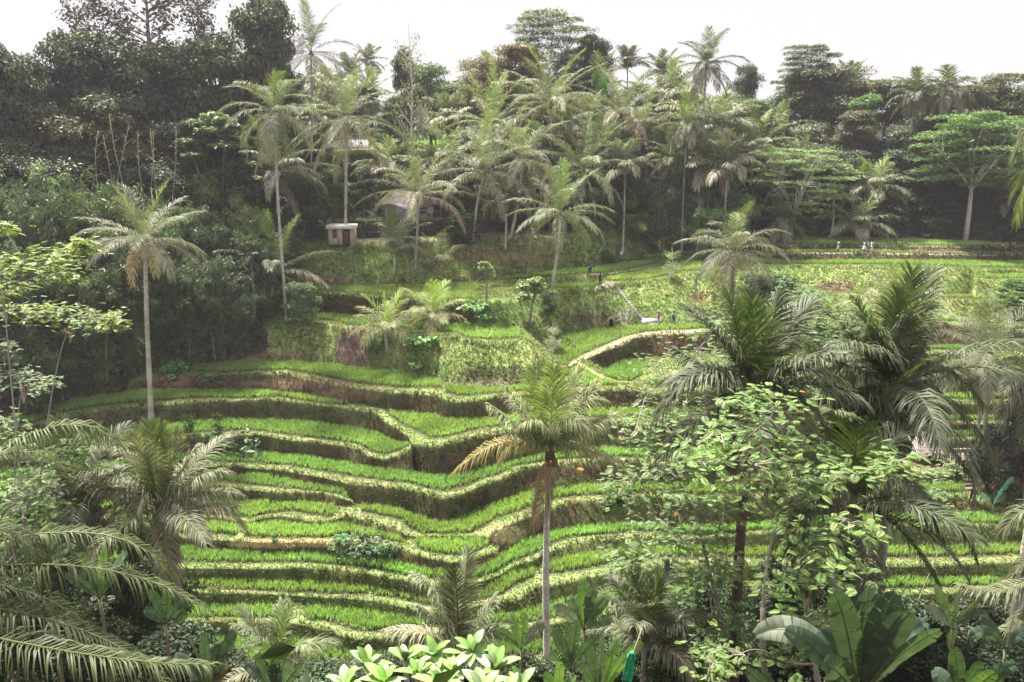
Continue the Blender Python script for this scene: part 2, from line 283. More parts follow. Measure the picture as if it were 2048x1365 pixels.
# near slope, from the valley bottom back up to the viewpoint
st = rows[0]
near = []
for Yn_, drop in ((44, 30.4), (37, 26.3), (30, 22.3), (24, 18.4), (18, 14.6), (12, 10.4), (7, 6.6), (3.5, 3.0), (1.2, 1.7), (-4, 1.6), (-40, 0)):
    near.append(dict(y=None, Y=np.full(NX, float(Yn_)), z=np.full(NX, EYE - drop) + .7 * (vn(XS, XS * 0 + Yn_, 60, 8) - .5) * min(1, max(Yn_, 0) / 8), t='near', k=-2))
# ---- dense grid
Yg, zg, yg, zone, frac, kk = [], [], [], [], [], []
def push(Y, z, y, zo, fr, k):
    Yg.append(Y); zg.append(z); yg.append(y if y is not None else np.full(NX, np.nan)); zone.append(zo); frac.append(fr); kk.append(k)
nlist = near[::-1] + [rows[0]]
for a, b in zip(nlist[:-1], nlist[1:]):
    for q in range(4):
        f_ = q / 4; push(a['Y'] * (1 - f_) + b['Y'] * f_, a['z'] * (1 - f_) + b['z'] * f_, None, 'near', f_, -2)
for a, b in zip(rows[:-1], rows[1:]):
    n = {'rim': 7 if b['k'] < 18 else 10, 'bund': 2, 'foot': 3, 'far': 4}[b['t']]
    for q in range(n):
        f_ = q / n
        Y = a['Y'] * (1 - f_) + b['Y'] * f_; z = a['z'] * (1 - f_) + b['z'] * f_
        zo = {'rim': 'bank', 'bund': 'bund', 'foot': 'paddy', 'far': 'far'}[b['t']]
        if b['t'] == 'rim' and q > 0:
            hgt = np.clip(b['z'] - a['z'], 0, 6)
            amp = (.16 * hgt) * math.sin(math.pi * f_)
            nn = fbm(XS * a['Y'] / FPX, z * 2, 1.6, 11) - .5
            z = z + amp * nn * .8; Y = Y - amp * nn * .6
            bul = np.clip(hgt - 2.5, 0, 3) * .12 * math.sin(math.pi * f_)
            z = z + bul
        push(Y, z, None, zo, f_, b['k'])
push(rows[-1]['Y'], rows[-1]['z'], None, 'far', 1, 99)
Yg = np.array(Yg); zg = np.array(zg); NR = len(Yg)
wv = (SP - (EYE - zg) / np.where(np.abs(Yg) < .5, .5, Yg) * CP) / (CP + (EYE - zg) / np.where(np.abs(Yg) < .5, .5, Yg) * SP)
den = CP + wv * SP
Xg = (XS[None] - 1024) / FPX / den * Yg
nearm = Yg < 20
Xn = (XS[None] - 1024) / FPX * (np.maximum(Yg, 0) * .55 + 20 * .45) * 1.0 * np.ones_like(Yg) * 1.15
tt = np.clip((Yg - 8) / 16, 0, 1); Xg = Xg * tt + Xn * (1 - tt)
ypx = 682.5 - FPX * wv
GY, GX, GZ = Yg, Xg, zg
# pixel -> ground distance table for the traced part
first = nlist.__len__() * 4 - 4
def gp(x, y):
    """ground point under photograph pixel x,y"""
    c = (x - XS[0]) / DX; i = int(np.clip(c, 0, NX - 2)); f_ = c - i
    yy = ypx[first:, i] * (1 - f_) + ypx[first:, i + 1] * f_; YY = GY[first:, i] * (1 - f_) + GY[first:, i + 1] * f_
    yy = np.minimum.accumulate(yy)
    Y = float(np.interp(-y, -yy, YY)); return P(x, y, Y)
def gz(X, Y):
    """terrain height at world X,Y"""
    z = EYE - 20
    if Y < 20: 
        ro = np.array([[float(n_['Y'][0]), float(n_['z'].mean())] for n_ in near[::-1]])
        return float(np.interp(Y, ro[:, 0], ro[:, 1])) - .15
    for _ in range(6):
        v = (EYE - z) / Y; wv_ = (SP - v * CP) / (CP + v * SP); x = X / Y * (CP + wv_ * SP) * FPX + 1024
        i = int(np.clip((x - XS[0]) / DX, 0, NX - 1))
        z = float(np.interp(Y, GY[:, i], GZ[:, i]))
    return z
def gpz(x, Y):
    X = (x - 1024) / FPX * Y * 1.0
    return None

# colours of the ground by zone (albedo)
def lerp(a, b, t): return a * (1 - t) + b * t
c = np.zeros((NR, NX, 3))
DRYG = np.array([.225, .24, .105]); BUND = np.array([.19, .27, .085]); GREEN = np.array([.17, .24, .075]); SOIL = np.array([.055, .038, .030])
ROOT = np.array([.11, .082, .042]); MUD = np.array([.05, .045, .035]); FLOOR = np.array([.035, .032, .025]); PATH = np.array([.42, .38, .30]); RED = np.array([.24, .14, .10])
def patch(cx, cy, rx, ry, col, amt=1.0, soft=.5):
    d = ((XS[None] - cx) / rx) ** 2 + ((ypx - cy) / ry) ** 2 + .9 * (fbm(GX, GY + GZ * 2, 1.5, 21) - .5)
    m = np.clip((1.2 - d) / soft, 0, 1) * amt; m[:first] = 0
    c[:] = lerp(c, col, m[..., None])
nz = fbm(GX, GY + GZ, 2.2, 31); nf = fbm(GX * 1.0, GZ * 2.5 + GY, .7, 33)
for j in range(NR):
    zo, fr, k = zone[j], frac[j], kk[j]; n1 = nz[j][:, None]; n2 = nf[j][:, None]
    if zo == 'bank':
        low = lerp(SOIL, ROOT, np.clip(n2 * 1.8 - .3, 0, 1)); low = lerp(low, GREEN * .55, np.clip(n1 * 2.2 - .9, 0, .75)); top = lerp(GREEN * .8, DRYG * .6, np.clip(n1 * 2 - .6, 0, 1))
        edge = .74 + .5 * (n2 - .5) - .35 * (n1 - .5); t = np.clip((fr - edge) / .25, 0, 1)
        col = lerp(low, top, t)
        if k in (12, 13, 14, 15, 18): # grassy hill sides
            hill = lerp(np.array([.19, .27, .085]), np.array([.27, .30, .12]), np.clip(n1 * 2.6 - .9, 0, 1)); hill = lerp(hill, ROOT, np.clip(n2 * 2.2 - 1.45, 0, .45)); hill = hill * (.75 + .25 * min(1, fr * 3))
            wgt = {12: inr(XS, [(520, 1120)]), 13: inr(XS, [(965, 2500)]), 14: inr(XS, [(900, 2500)]), 15: inr(XS, [(900, 2500)]), 18: inr(XS, [(-900, 1480)])}[k].astype(float)
            col = lerp(col, hill, gsm(wgt, 3)[:, None])
        if k in (0, 1, 2, 3): col = lerp(col, GREEN * .8, .5)
        if k >= 19: col = lerp(col, lerp(FLOOR, GREEN * .5, np.clip(n1 - .3, 0, 1)), .85)
    elif zo == 'bund': col = lerp(lerp(BUND, DRYG, np.clip(n1 * 2 - .5, 0, 1)), ROOT * 1.5, np.clip(n2 * 2.4 - 1.3, 0, .8))
    elif zo == 'paddy':
        rm = [r_ for r_ in rows if r_['t'] == 'foot' and r_['k'] == k][0]['rice'].astype(float)
        col = lerp(lerp(GREEN, DRYG, n1), MUD, rm[:, None])
    elif zo == 'near': col = lerp(FLOOR, ROOT * .7, n1) * .8
    else: col = lerp(FLOOR, GREEN * .4, n1)
    c[j] = col
# forest floor on the left and behind the upper fields
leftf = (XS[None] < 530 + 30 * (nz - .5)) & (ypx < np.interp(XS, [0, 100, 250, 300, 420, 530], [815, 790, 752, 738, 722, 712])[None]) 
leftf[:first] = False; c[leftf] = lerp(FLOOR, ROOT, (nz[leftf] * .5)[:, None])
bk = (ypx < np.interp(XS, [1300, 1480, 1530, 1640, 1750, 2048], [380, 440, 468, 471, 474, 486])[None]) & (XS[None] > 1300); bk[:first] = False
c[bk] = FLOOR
# traced bare patches and paths
patch(705, 700, 34, 42, np.array([.17, .115, .105]))
patch(600, 768, 120, 10, np.array([.26, .17, .12]), .7); patch(700, 790, 70, 14, np.array([.24, .17, .11]), .7)
patch(340, 762, 50, 12, np.array([.24, .15, .10]), .8); patch(460, 722, 70, 8, np.array([.26, .17, .11]), .8); patch(540, 712, 60, 9, np.array([.26, .16, .11]), .8)
patch(180, 772, 90, 18, np.array([.17, .14, .06]), .7); patch(30, 800, 50, 40, np.array([.10, .06, .045]), .9)
patch(640, 562, 60, 9, np.array([.30, .17, .12]), .9)
patch(1330, 420, 30, 30, np.array([.40, .26, .19]), .8); patch(1320, 480, 45, 16, np.array([.36, .25, .14]), .7); patch(1290, 400, 50, 12, np.array([.30, .2, .14]), .8)
patch(1010, 510, 130, 22, np.array([.22, .17, .09]), .7); patch(930, 555, 40, 10, np.array([.25, .17, .08]), .7)
patch(960, 775, 80, 14, np.array([.20, .15, .12]), .8); patch(1000, 752, 110, 12, np.array([.06, .045, .035]), .7)
patch(1395, 600, 18, 14, np.array([.12, .07, .06]), .9); patch(1670, 575, 40, 12, np.array([.16, .10, .08]), .8); patch(1835, 655, 45, 22, np.array([.17, .11, .09]), .7)
patch(620, 1088, 170, 9, np.array([.42, .33, .17]), .8); patch(540, 1090, 80, 9, np.array([.45, .34, .2]), .8)
patch(1010, 1070, 40, 20, np.array([.42, .38, .2]), .8)
patch(1250, 634, 26, 13, np.array([.42, .38, .34]), .7, .9); patch(1180, 640, 60, 14, np.array([.12, .085, .06]), .8)
patch(1900, 925, 95, 20, np.array([.26, .17, .15]), 1); patch(775, 345, 34, 16, np.array([.20, .12, .10]), .8)
patch(1880, 503, 60, 5, np.array([.30, .2, .17]), .7)
pathm = inr(XS, [(680, 1110)])
for j in range(first, NR):
    if kk[j] == 18 and zone[j] in ('bund', 'paddy'): c[j][pathm] = PATH * .9
    if kk[j] == 13 and zone[j] == 'bund': c[j][inr(XS, [(1190, 1228)])] = PATH
    if kk[j] == 11 and zone[j] == 'bund': c[j][inr(XS, [(1157, 1260)])] = np.array([.45, .42, .22])
    if kk[j] == 12 and zone[j] == 'bund': c[j][inr(XS, [(1140, 1420)])] = np.array([.46, .43, .26])
    if kk[j] == 14 and zone[j] == 'bund': c[j][inr(XS, [(1170, 1345)])] = PATH * .95
    if kk[j] in (16, 17) and zone[j] == 'bund': c[j][inr(XS, [(1520, 2100)])] = PATH * .75
    if kk[j] == 20 and zone[j] == 'paddy': c[j][inr(XS, [(730, 900)])] = np.array([.25, .40, .08])
jj = np.arange(NR - 1)[:, None] * NX; ii = np.arange(NX - 1)[None]
Q = np.stack([jj + ii, jj + ii + 1, jj + NX + ii + 1, jj + NX + ii], -1).reshape(-1, 4)
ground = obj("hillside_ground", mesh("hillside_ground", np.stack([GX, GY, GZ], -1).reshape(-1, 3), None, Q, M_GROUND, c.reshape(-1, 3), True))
tag(ground, "terraced hillside ground with earth banks and grassy bunds", None, None, "structure")

# ------------------------------------------------------------------ grass and rice blades
V3 = np.stack([GX, GY, GZ], -1)
def scatter(rowsel, colmask, dens, seed):
    """random points on terrain cells; dens per m2. returns pos, normal-ish slope, row idx, col idx"""
    g = np.random.default_rng(seed); out_p = []; out_j = []; out_i = []
    for j in rowsel:
        a = V3[j, :-1]; b = V3[j, 1:]; d = V3[j + 1, :-1]; e = V3[j + 1, 1:]
        ar = np.linalg.norm(np.cross(b - a, d - a), axis=1)
        m = colmask(j)[:-1]
        dn = dens(j) if callable(dens) else dens
        lam = ar * dn * m; n = g.poisson(np.minimum(lam, 400)); idx = np.repeat(np.arange(NX - 1), n)
        if not len(idx): continue
        u = g.random(len(idx))[:, None]; v = g.random(len(idx))[:, None]
        p = a[idx] * (1 - u) * (1 - v) + b[idx] * u * (1 - v) + d[idx] * (1 - u) * v + e[idx] * u * v
        out_p.append(p); out_j.append(np.full(len(idx), j)); out_i.append(idx)
    if not out_p: return np.zeros((0, 3)), np.zeros(0, int), np.zeros(0, int)
    return np.concatenate(out_p), np.concatenate(out_j), np.concatenate(out_i)
def blades(p, h, wd, nb, lean, cols, seed, tipcol=1.25, drop=0.0):
    """nb bent blades per point -> verts, tris, colours"""
    g = np.random.default_rng(seed); n = len(p)
    p = np.repeat(p, nb, 0); h = np.repeat(h, nb) * g.uniform(.65, 1.15, n * nb); cols = np.repeat(cols, nb, 0) * g.uniform(.8, 1.2, (n * nb, 1))
    az = g.uniform(0, 2 * math.pi, n * nb); le = g.uniform(.2, 1, n * nb) * lean
    d = np.stack([np.cos(az), np.sin(az), 0 * az], 1); wv_ = np.stack([-np.sin(az), np.cos(az), 0 * az], 1)
    rot = g.uniform(-1, 1, n * nb)[:, None]; wv_ = wv_ + d * rot; wv_ /= np.linalg.norm(wv_, axis=1)[:, None]
    p = p + d * .05; W = (wd * g.uniform(.7, 1.3, n * nb))[:, None]
    mid = p + d * (le * h * .35)[:, None] + np.array([0, 0, 1.]) * (h * .6)[:, None]
    tip = p + d * (le * h * 1.0)[:, None] + np.array([0, 0, 1.]) * (h * (1.0 - drop * le))[:, None]
    V = np.stack([p - wv_ * W * .4, p + wv_ * W * .4, mid - wv_ * W * .5, mid + wv_ * W * .5, tip], 1).reshape(-1, 3)
    b = np.arange(n * nb)[:, None] * 5
    T = np.concatenate([b + [0, 1, 3], b + [0, 3, 2], b + [2, 3, 4]]).reshape(-1, 3)
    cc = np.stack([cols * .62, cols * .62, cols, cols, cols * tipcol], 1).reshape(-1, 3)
    return V, T, cc
ricemask = {r_['k']: r_['rice'] for r_ in rows if r_['t'] == 'foot'}
pj = [j for j in range(NR - 1) if zone[j] == 'paddy']
def rden(j): return 42 if kk[j] < 6 else (38 if kk[j] < 12 else 24)
p, pjn, pin = scatter(pj, lambda j: ricemask[kk[j]].astype(float), rden, 5)
kpt = np.array([kk[j] for j in pjn])
p[:, :2] += 0
hh = np.where(kpt < 6, .54, np.where(kpt < 12, .47, .42)) * (.65 + .7 * fbm(p[:, 0], p[:, 1], 2.5, 3))
rc = np.array([.27, .45, .13])[None] * (.7 + .6 * fbm(p[:, 0], p[:, 1], 4, 9))[:, None]
yel = np.array([1.28, 1.05, 1.0]); kt = (np.random.default_rng(2).random(40))[kpt]
rc = rc * (1 + (yel - 1) * kt[:, None]) * (.88 + .24 * (np.random.default_rng(8).random(40))[kpt])[:, None]; rc[kpt == 12] *= [1.1, 1.05, 1.1]; rc[kpt == 13] *= [1.2, 1.08, 1.2]
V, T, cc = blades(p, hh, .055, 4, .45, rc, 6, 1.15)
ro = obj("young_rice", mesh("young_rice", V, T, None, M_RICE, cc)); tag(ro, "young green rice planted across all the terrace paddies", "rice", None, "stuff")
print("rice clumps", len(p))
# grass on bunds, banks and slopes
bj = [j for j in range(first, NR - 1) if zone[j] in ('bund', 'bank', 'paddy') and kk[j] <= 18]
def gmask(j):
    m = (c[j][:, 1] > c[j][:, 0] * .98) & (c[j][:, 1] > .09)
    base = np.where(m, 1.0, .75)
    if zone[j] == 'paddy': base = base * (~ricemask[kk[j]])
    lum = c[j].sum(1); base = np.where(lum > 1.15, 0.05, base)
    forest = leftf[j]; return np.where(forest, .1, base)
p, pjn, pin = scatter(bj, gmask, 24, 15)
cp_ = c[pjn, pin]; kpt = np.array([kk[j] for j in pjn]); zo_ = np.array([zone[j] == 'bund' for j in pjn])
g_ = np.random.default_rng(4)
ff_ = np.array([frac[j] for j in pjn]); hh = np.where(zo_, .13, np.where(ff_ > .72, .36, .24)) * (.3 + 1.5 * fbm(p[:, 0], p[:, 1], 1.2, 13)) * np.where(kpt > 11, 1.15, 1)
gc = cp_ * g_.uniform(.82, 1.22, (len(p), 1)) * np.array([1.0, 1.06, .9])
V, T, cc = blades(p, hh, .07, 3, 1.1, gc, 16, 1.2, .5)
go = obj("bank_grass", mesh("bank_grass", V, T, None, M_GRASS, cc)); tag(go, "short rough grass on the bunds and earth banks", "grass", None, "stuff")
print("grass", len(p))
for q in ((891, 477), (1040, 470), (1200, 574), (1316, 650), (1676, 502), (1790, 491), (1893, 939), (800, 775), (650, 870), (600, 1235), (290, 838), (100, 740), (800, 290), (1800, 470)):
    print(q, "Y=%.1f z=%.1f" % (gp(*q)[1], gp(*q)[2]))
# ------------------------------------------------------------------ palms
def nrm(a): return a / (np.linalg.norm(a, axis=-1, keepdims=True) + 1e-9)
def frond(pts, n=42, ll=1.0, wd=.06, hang=.7, col=(.15, .2, .07), seed=0, r0=.035, tear=.06, lift=.3, bare=.12):
    """pinnate frond along the rachis points -> MB"""
    g = np.random.default_rng(seed); mb = MB(); pts = np.asarray(pts, float)
    sl_ = np.r_[0, np.cumsum(np.linalg.norm(np.diff(pts, axis=0), axis=1))]; sl_ /= sl_[-1]
    tg = nrm(np.gradient(pts, axis=0)); hz = nrm(pts[-1] * [1, 1, 0] - pts[0] * [1, 1, 0] + 1e-4)
    col = np.array(col, float)
    mb.tube(pts, np.interp(sl_, [0, .1, 1], [r0 * 1.5, r0, r0 * .25]), 4, col * [1.3, 1.15, .9] + [.02, .02, 0], cap=False)
    t = np.tile(np.linspace(bare, .995, n), 2) + g.uniform(-.3, .3, 2 * n) / n; t = np.clip(t, 0, 1); sg = np.repeat([1., -1.], n)
    keep = g.random(2 * n) > tear; t, sg = t[keep], sg[keep]; m = len(t)
    f = lambda a: np.stack([np.interp(t, sl_, a[:, i]) for i in range(3)], 1)
    p = f(pts); T_ = nrm(f(tg)); side = np.cross(T_, [0, 0, 1.]); bad = np.linalg.norm(side, axis=1) < .25
    side[bad] = np.cross(T_[bad], np.cross(hz, [0, 0, 1.]) + 0 * T_[bad]) * 0 + np.array([-hz[1], hz[0], 0])
    side = nrm(side) * sg[:, None]; up = nrm(np.cross(side * sg[:, None], T_))
    al = np.interp(t, [0, .5, 1], [.45, .85, 2.0])[:, None]
    d = nrm(side + T_ * al + up * lift + g.normal(0, .15, (m, 3)))
    ln = (ll * np.sin(math.pi * (.13 + .78 * t)) ** .7 * g.uniform(.85, 1.1, m))[:, None]
    G = np.array([0, 0, -1.]); h = hang * g.uniform(.7, 1.3, (m, 1))
    d2 = nrm(d + G * h); d3 = nrm(d + G * h * 2.4)
    W = nrm(T_ - d * np.sum(T_ * d, 1, keepdims=True)); W = nrm(W + up * g.normal(0, .35, (m, 1))) * wd * .5
    a = p; b = p + d * ln * .35; c_ = b + d2 * ln * .35; e = c_ + d3 * ln * .32
    V = np.stack([a - W * .6, a + W * .6, b - W, b + W, c_ - W * .8, c_ + W * .8, e], 1).reshape(-1, 3)
    k = np.arange(m)[:, None] * 7
    T3 = np.concatenate([k + [0, 1, 3], k + [0, 3, 2], k + [2, 3, 5], k + [2, 5, 4], k + [4, 5, 6]])
    cv = col * g.uniform(.8, 1.2, (m, 1)); cv = np.repeat(cv, 7, 0); tipc = np.tile([1, 1, 1, 1, 1.1, 1.1, 1.25], m)[:, None]
    mb.add(V, T3, None, cv * tipc)
    return mb
def arc(L, e0, az, droop, n=11, pw=1.4):
    t = np.linspace(0, 1, n); e = np.clip(e0 - droop * t ** pw, R(-88), R(89))
    d = np.stack([np.cos(e) * math.cos(az), np.cos(e) * math.sin(az), np.sin(e)], 1)
    return np.vstack([[0, 0, 0], np.cumsum((d[1:] + d[:-1]) / 2 * L / (n - 1), 0)])
YOUNG = np.array([.20, .27, .09]); MATURE = np.array([.20, .22, .135]); OLDF = np.array([.26, .25, .17]); DEAD = np.array([.26, .19, .15])
def crown_specs(style, L, n, g, rot=None):
    out_ = []; rot = g.uniform(0, 6.28) if rot is None else rot
    n = int(n * 1.2)
    for i in range(n):
        u = i / (n - 1); az = rot + i * 2.39996 + g.uniform(-.2, .2)
        if style == 'full': e0 = R(84) - R(108) * u ** .8; dr = R(22) + R(42) * min(1, u * 1.6) - R(6) * u
        elif style == 'round': e0 = R(84) - R(135) * u; dr = R(28) + R(40) * math.sin(math.pi * min(1, u * 1.2))
        elif style == 'droop': e0 = R(80) - R(120) * u ** .8; dr = R(55) + R(30) * g.random()
        elif style == 'erect': e0 = R(88) - R(55) * u; dr = R(18) + R(75) * u
        elif style == 'flat': e0 = R(80) - R(82) * u ** .6; dr = R(30) + R(40) * u
        else: e0 = R(80) - R(90) * u; dr = R(50)
        e0 += g.normal(0, R(7)); dr *= g.uniform(.75, 1.25)
        l_ = L * (np.interp(u, [0, .12, .5, 1], [.9, 1.0, 1.05, .95])) * g.uniform(.9, 1.08)
        col = YOUNG if u < .08 else (MATURE * (1 - u * .2) if u < .72 else OLDF)
        if u > .92 and g.random() < .35: col = DEAD
        out_.append((arc(l_, e0, az, dr), col * g.uniform(.85, 1.15), np.interp(u, [0, .3, 1], [.15, .45, .85]), u))
    return out_
def trunk_mesh(pts, r, g, name='trunk', col=(.44, .40, .36)):
    mb = MB(); pts = np.asarray(pts, float); n = max(8, int(np.linalg.norm(pts[-1] - pts[0]) / .45))
    t0 = np.linspace(0, 1, len(pts)); t = np.linspace(0, 1, n)
    q = np.stack([np.interp(t, t0, pts[:, i]) for i in range(3)], 1)
    for _ in range(3): q[1:-1] = (q[:-2] + q[2:]) / 2
    rad = r * np.interp(t, [0, .04, .15, .9, 1], [1.7, 1.25, 1.05, .8, .95]) * (1 + .05 * g.normal(size=n))
    cc = np.array(col) * (np.interp(t, [0, .1, .8, 1], [.8, 1, .9, .6]) * g.uniform(.78, 1.18, n))[:, None]
    mb.tube(q, rad, 8, cc); return mb.me(name, M_PTRUNK, True)
def coconuts(parent, g, n=7, s=.13):
    mb = MB()
    for i in range(n):
        a = g.uniform(0, 6.28); c_ = np.array([math.cos(a) * .28, math.sin(a) * .28, -.22 - .3 * g.random()])
        th = np.linspace(0, math.pi, 5); mb.tube(c_ + np.stack([0 * th, 0 * th, -np.cos(th) * s * 1.15], 1), np.sin(th) * s + .004, 6, g.uniform(.8, 1.2) * np.array([.30, .26, .06]) if g.random() < .7 else (.35, .17, .06))
    mb.tube([[0, 0, -.75], [0, 0, -.1], [0, 0, .35]], [.15, .26, .10], 7, (.14, .10, .07))
    o = obj("coconuts", mb.me("coconuts", M_BARK, True), parent); return o
PALMN = [0]
def palm(cx, cy, r, base=None, Y=None, style='full', n=20, label=None, group=None, custom=None, tr=.15, nl=40, tint=(1, 1, 1), detail=True, lean=0.0, bend=None, nuts=True, wd=None, name='coconut_palm', ll=None, hangk=1.0, Lk=1.38, tcol=(.44, .40, .36)):
    PALMN[0] += 1; g = np.random.default_rng(1000 + PALMN[0] * 7)
    if Y is None: Y = gp(*base)[1]
    top = P(cx, cy, Y); L = r * Y / FPX * Lk
    if base is not None and base[1] is not None:
        b = P(base[0], base[1], Y)
        b[2] = gz(b[0], b[1])
    else:
        b = np.array([top[0] + lean, Y, gz(top[0] + lean, Y)])
    root = empty(name, b, label, "palm tree", group)
    tp = top - b; mid = tp * .5 + (np.array([bend[0], bend[1], 0]) if bend else np.array([g.normal(0, .15), 0, 0]))
    if tp[2] > .3:
        tm = trunk_mesh([[0, 0, -.4], mid * .5 * [1.0, 1, 1] * [1.1, 1, 1], mid, (mid + tp) / 2 + (mid - tp * .5) * .25, tp], tr, g, col=tcol); obj("trunk", tm, root)
    cr = bpy.data.objects.new("crown", None) if detail else None
    specs = []
    if custom:
        for q in custom:
            mx_, my_, tx_, ty_, dz = q[:5]; col = q[5] if len(q) > 5 else MATURE
            M = P(mx_, my_, Y + dz * .6) - top; E = P(tx_, ty_, Y + dz) - top
            t = np.linspace(0, 1, 12)[:, None]; cp = 2 * M - .5 * E
            pts = (1 - t) ** 2 * 0 + 2 * (1 - t) * t * cp + t ** 2 * E
            specs.append((pts, np.array(col) * g.uniform(.9, 1.1), (q[6] if len(q) > 6 else .7), .5))
    if n: specs += crown_specs(style, L, n, g)
    wd_ = (wd or max(.045, .9 * Y / FPX)) * (1.15 if Y > 15 else 1.0)
    lfl = ll * 1.15 if ll else np.clip(L * .34, .5, 1.6)
    if not detail: allm = MB()
    for i, (pts, col, hang, u) in enumerate(specs):
        Lf = np.linalg.norm(np.diff(pts, axis=0), axis=1).sum()
        m = frond(pts, int(nl * 1.5), min(lfl, Lf * .38), wd_ * .8, hang * hangk * .9, col * np.array(tint), 77 * PALMN[0] + i, r0=max(.02, .35 * Y / FPX) if not custom else .032)
        if detail: obj("frond", m.me("frond", M_PALM), root, tp)
        else:
            k0 = allm.n
            for V_, C_ in zip(m.V, m.C): pass
            allm.add(np.concatenate(m.V), np.concatenate(m.T), np.concatenate(m.Q) if m.Q else None, np.concatenate(m.C))
    if not detail: obj("crown", allm.me("crown", M_PALM), root, tp)
    if nuts:
        cn = coconuts(root, g); cn.location = [float(q) for q in tp]
    return root
Yl = YOUNG; Mt = MATURE; Ol = OLDF; Dd = DEAD
palm(1100, 908, 150, base=(1092, None), Y=38, style='full', n=0, tint=(1.2, 1.2, 1.0), label="tall slender coconut palm standing alone in the middle before the lowest terraces", tr=.17, nl=66, wd=.05, ll=1.3, tcol=(.78, .73, .69),
     custom=[(1103, 820, 1108, 738, -.6, Yl, .25), (1080, 815, 1064, 738, .5, Yl, .35), (1130, 820, 1160, 742, .8, Mt, .4), (1055, 838, 1006, 768, -.4, Mt, .5), (1040, 862, 984, 814, -.9, Mt, .8), (1150, 835, 1192, 768, .3, Mt, .5), (1165, 862, 1232, 828, -.5, Mt, .9),
             (1010, 884, 910, 944, -.5, Ol * [1.1, 1, .7], 1.6), (1045, 884, 1000, 925, .9, Ol, 1.6), (1178, 902, 1262, 950, -.3, Ol * 1.1, 1.6), (1088, 985, 1064, 1052, -.7, Dd * 1.2, 3.0), (1130, 845, 1178, 858, -1.6, Mt, 1.0), (1075, 850, 1040, 850, -1.7, Mt, .9), (1140, 885, 1170, 905, 1.5, Mt, 1.2), (1065, 890, 1040, 900, 1.5, Ol, 1.2), (1150, 820, 1205, 800, 1.4, Mt, .6), (1060, 830, 1025, 800, 1.4, Mt, .6)])
palm(290, 482, 98, base=(302, 838), label="tall coconut palm with pale speckled trunk before the dark bamboo wall", n=20, style='full', tr=.26, hangk=1.1, tint=(1.15, 1.1, 1.15))
palm(548, 545, 104, base=(537, 612), label="leaning palm at the upper left rim of the terraces with wide right fronds", n=14, style='full', tr=.18, lean=0, tint=(.95, 1.05, 1.0))
palm(553, 345, 92, base=(556, 500), label="palm with flat spread fronds and one long dead frond hanging below", n=17, style='flat', tr=.17, custom=[(580, 400, 600, 440, -1, Dd, .8), (520, 345, 462, 360, -1, Mt, .8), (600, 335, 636, 350, -1, Mt, .9)])
palm(548, 225, 82, Y=96, label="palm with orange flower stalks under a tall spear of new leaves", n=18, style='droop', custom=[(546, 190, 545, 145, 0, Yl, .2), (530, 280, 510, 350, -1, Mt, .7), (570, 280, 605, 345, -1, Mt, .7)], tr=.17)
palm(622, 105, 78, base=(618, 420), label="tallest coconut palm on the skyline beside the dark forest", n=18, style='round', tr=.17, tint=(.75, .75, .8))
palm(693, 238, 96, base=(690, 489), label="tall palm with straight pale trunk beside the small white hut", n=22, style='round', tr=.20, hangk=1.2)
palm(835, 392, 104, base=(830, 536), label="broad palm with nearly level fronds before the thatched house", n=18, style='flat', tr=.17, tint=(1.1, 1.08, 1.05))
palm(788, 508, 80, base=(787, 545), label="short stout young palm on the grassy slope under the path", n=12, style='erect', tr=.22, nuts=False)
palm(876, 532, 50, base=(876, 537), label="tiny stemless palm on the grassy slope right of the stout young palm", n=9, style='erect', tr=.1, nuts=False, tint=(1.1, 1.1, .9))
palm(970, 345, 98, base=(945, 483), label="dark leaning palm over the path with bright upright new leaves", n=20, style='full', tr=.18, bend=(-.3, 0))
palm(984, 252, 86, Y=124, label="bright green palm standing directly behind the dark leaning palm", n=18, style='full', tint=(1.15, 1.2, 1.0))
palm(1046, 318, 92, base=(1020, 476), label="palm on a long leaning trunk rising from the path past the visitors", n=18, style='droop', tr=.2, bend=(.3, 0), tint=(1.15, 1.1, 1.1))
palm(1102, 208, 90, Y=126, label="large spreading palm high in the centre of the grove", n=20, style='flat', tint=(1.15, 1.15, 1.1))
palm(1120, 428, 82, base=(1104, 575), label="palm with straight white trunk rising from the upper rice ledge", n=18, style='full', tr=.18, tint=(1.05, 1.15, 1.0), bend=(.2, 0))
palm(1168, 340, 94, base=(1192, 470), label="palm with a curved white trunk above the green bush slope", n=18, style='full', tr=.17, bend=(.6, 0), tint=(1.05, 1.15, 1.0))
palm(1242, 228, 82, Y=125, label="drooping palm between the large spreading palm and the straight trunk", n=18, style='flat')
palm(1300, 222, 88, base=(1292, 402), label="palm with long straight trunk beside the bamboo platform", n=20, style='droop', tr=.17, tint=(1.1, 1.05, 1.1))
palm(1413, 130, 54, Y=122, label="lone palm rising highest on the skyline right of centre", n=18, style='round', tint=(.7, .7, .75), tr=.16)
palm(1504, 305, 72, base=(1480, 470), label="pale palm with a curved trunk left of the flat-topped tree", n=18, style='flat', tr=.17, bend=(.6, 0), tint=(1.15, 1.15, 1.1))
palm(1370, 405, 64, base=(1343, 492), label="slim palm with curved bare white trunk on the ridge end", n=12, style='erect', tr=.15, bend=(.5, 0), nuts=False, tint=(1.1, 1.1, 1.1))
palm(1468, 505, 92, base=(1466, 620), label="shaggy dark palm with drooping fronds before the upper fields", n=20, style='droop', tr=.20, tint=(.95, .9, 1.0), hangk=1.3, tcol=(.2, .16, .14),
     custom=[(1420, 475, 1395, 480, -.5, Mt, 1.2), (1510, 480, 1545, 520, -.5, Mt, 1.2)])
palm(1786, 640, 84, Y=60, label="pale feathery palm peeping out behind the big dark palm", n=14, style='erect', tint=(1.4, 1.35, 1.2))
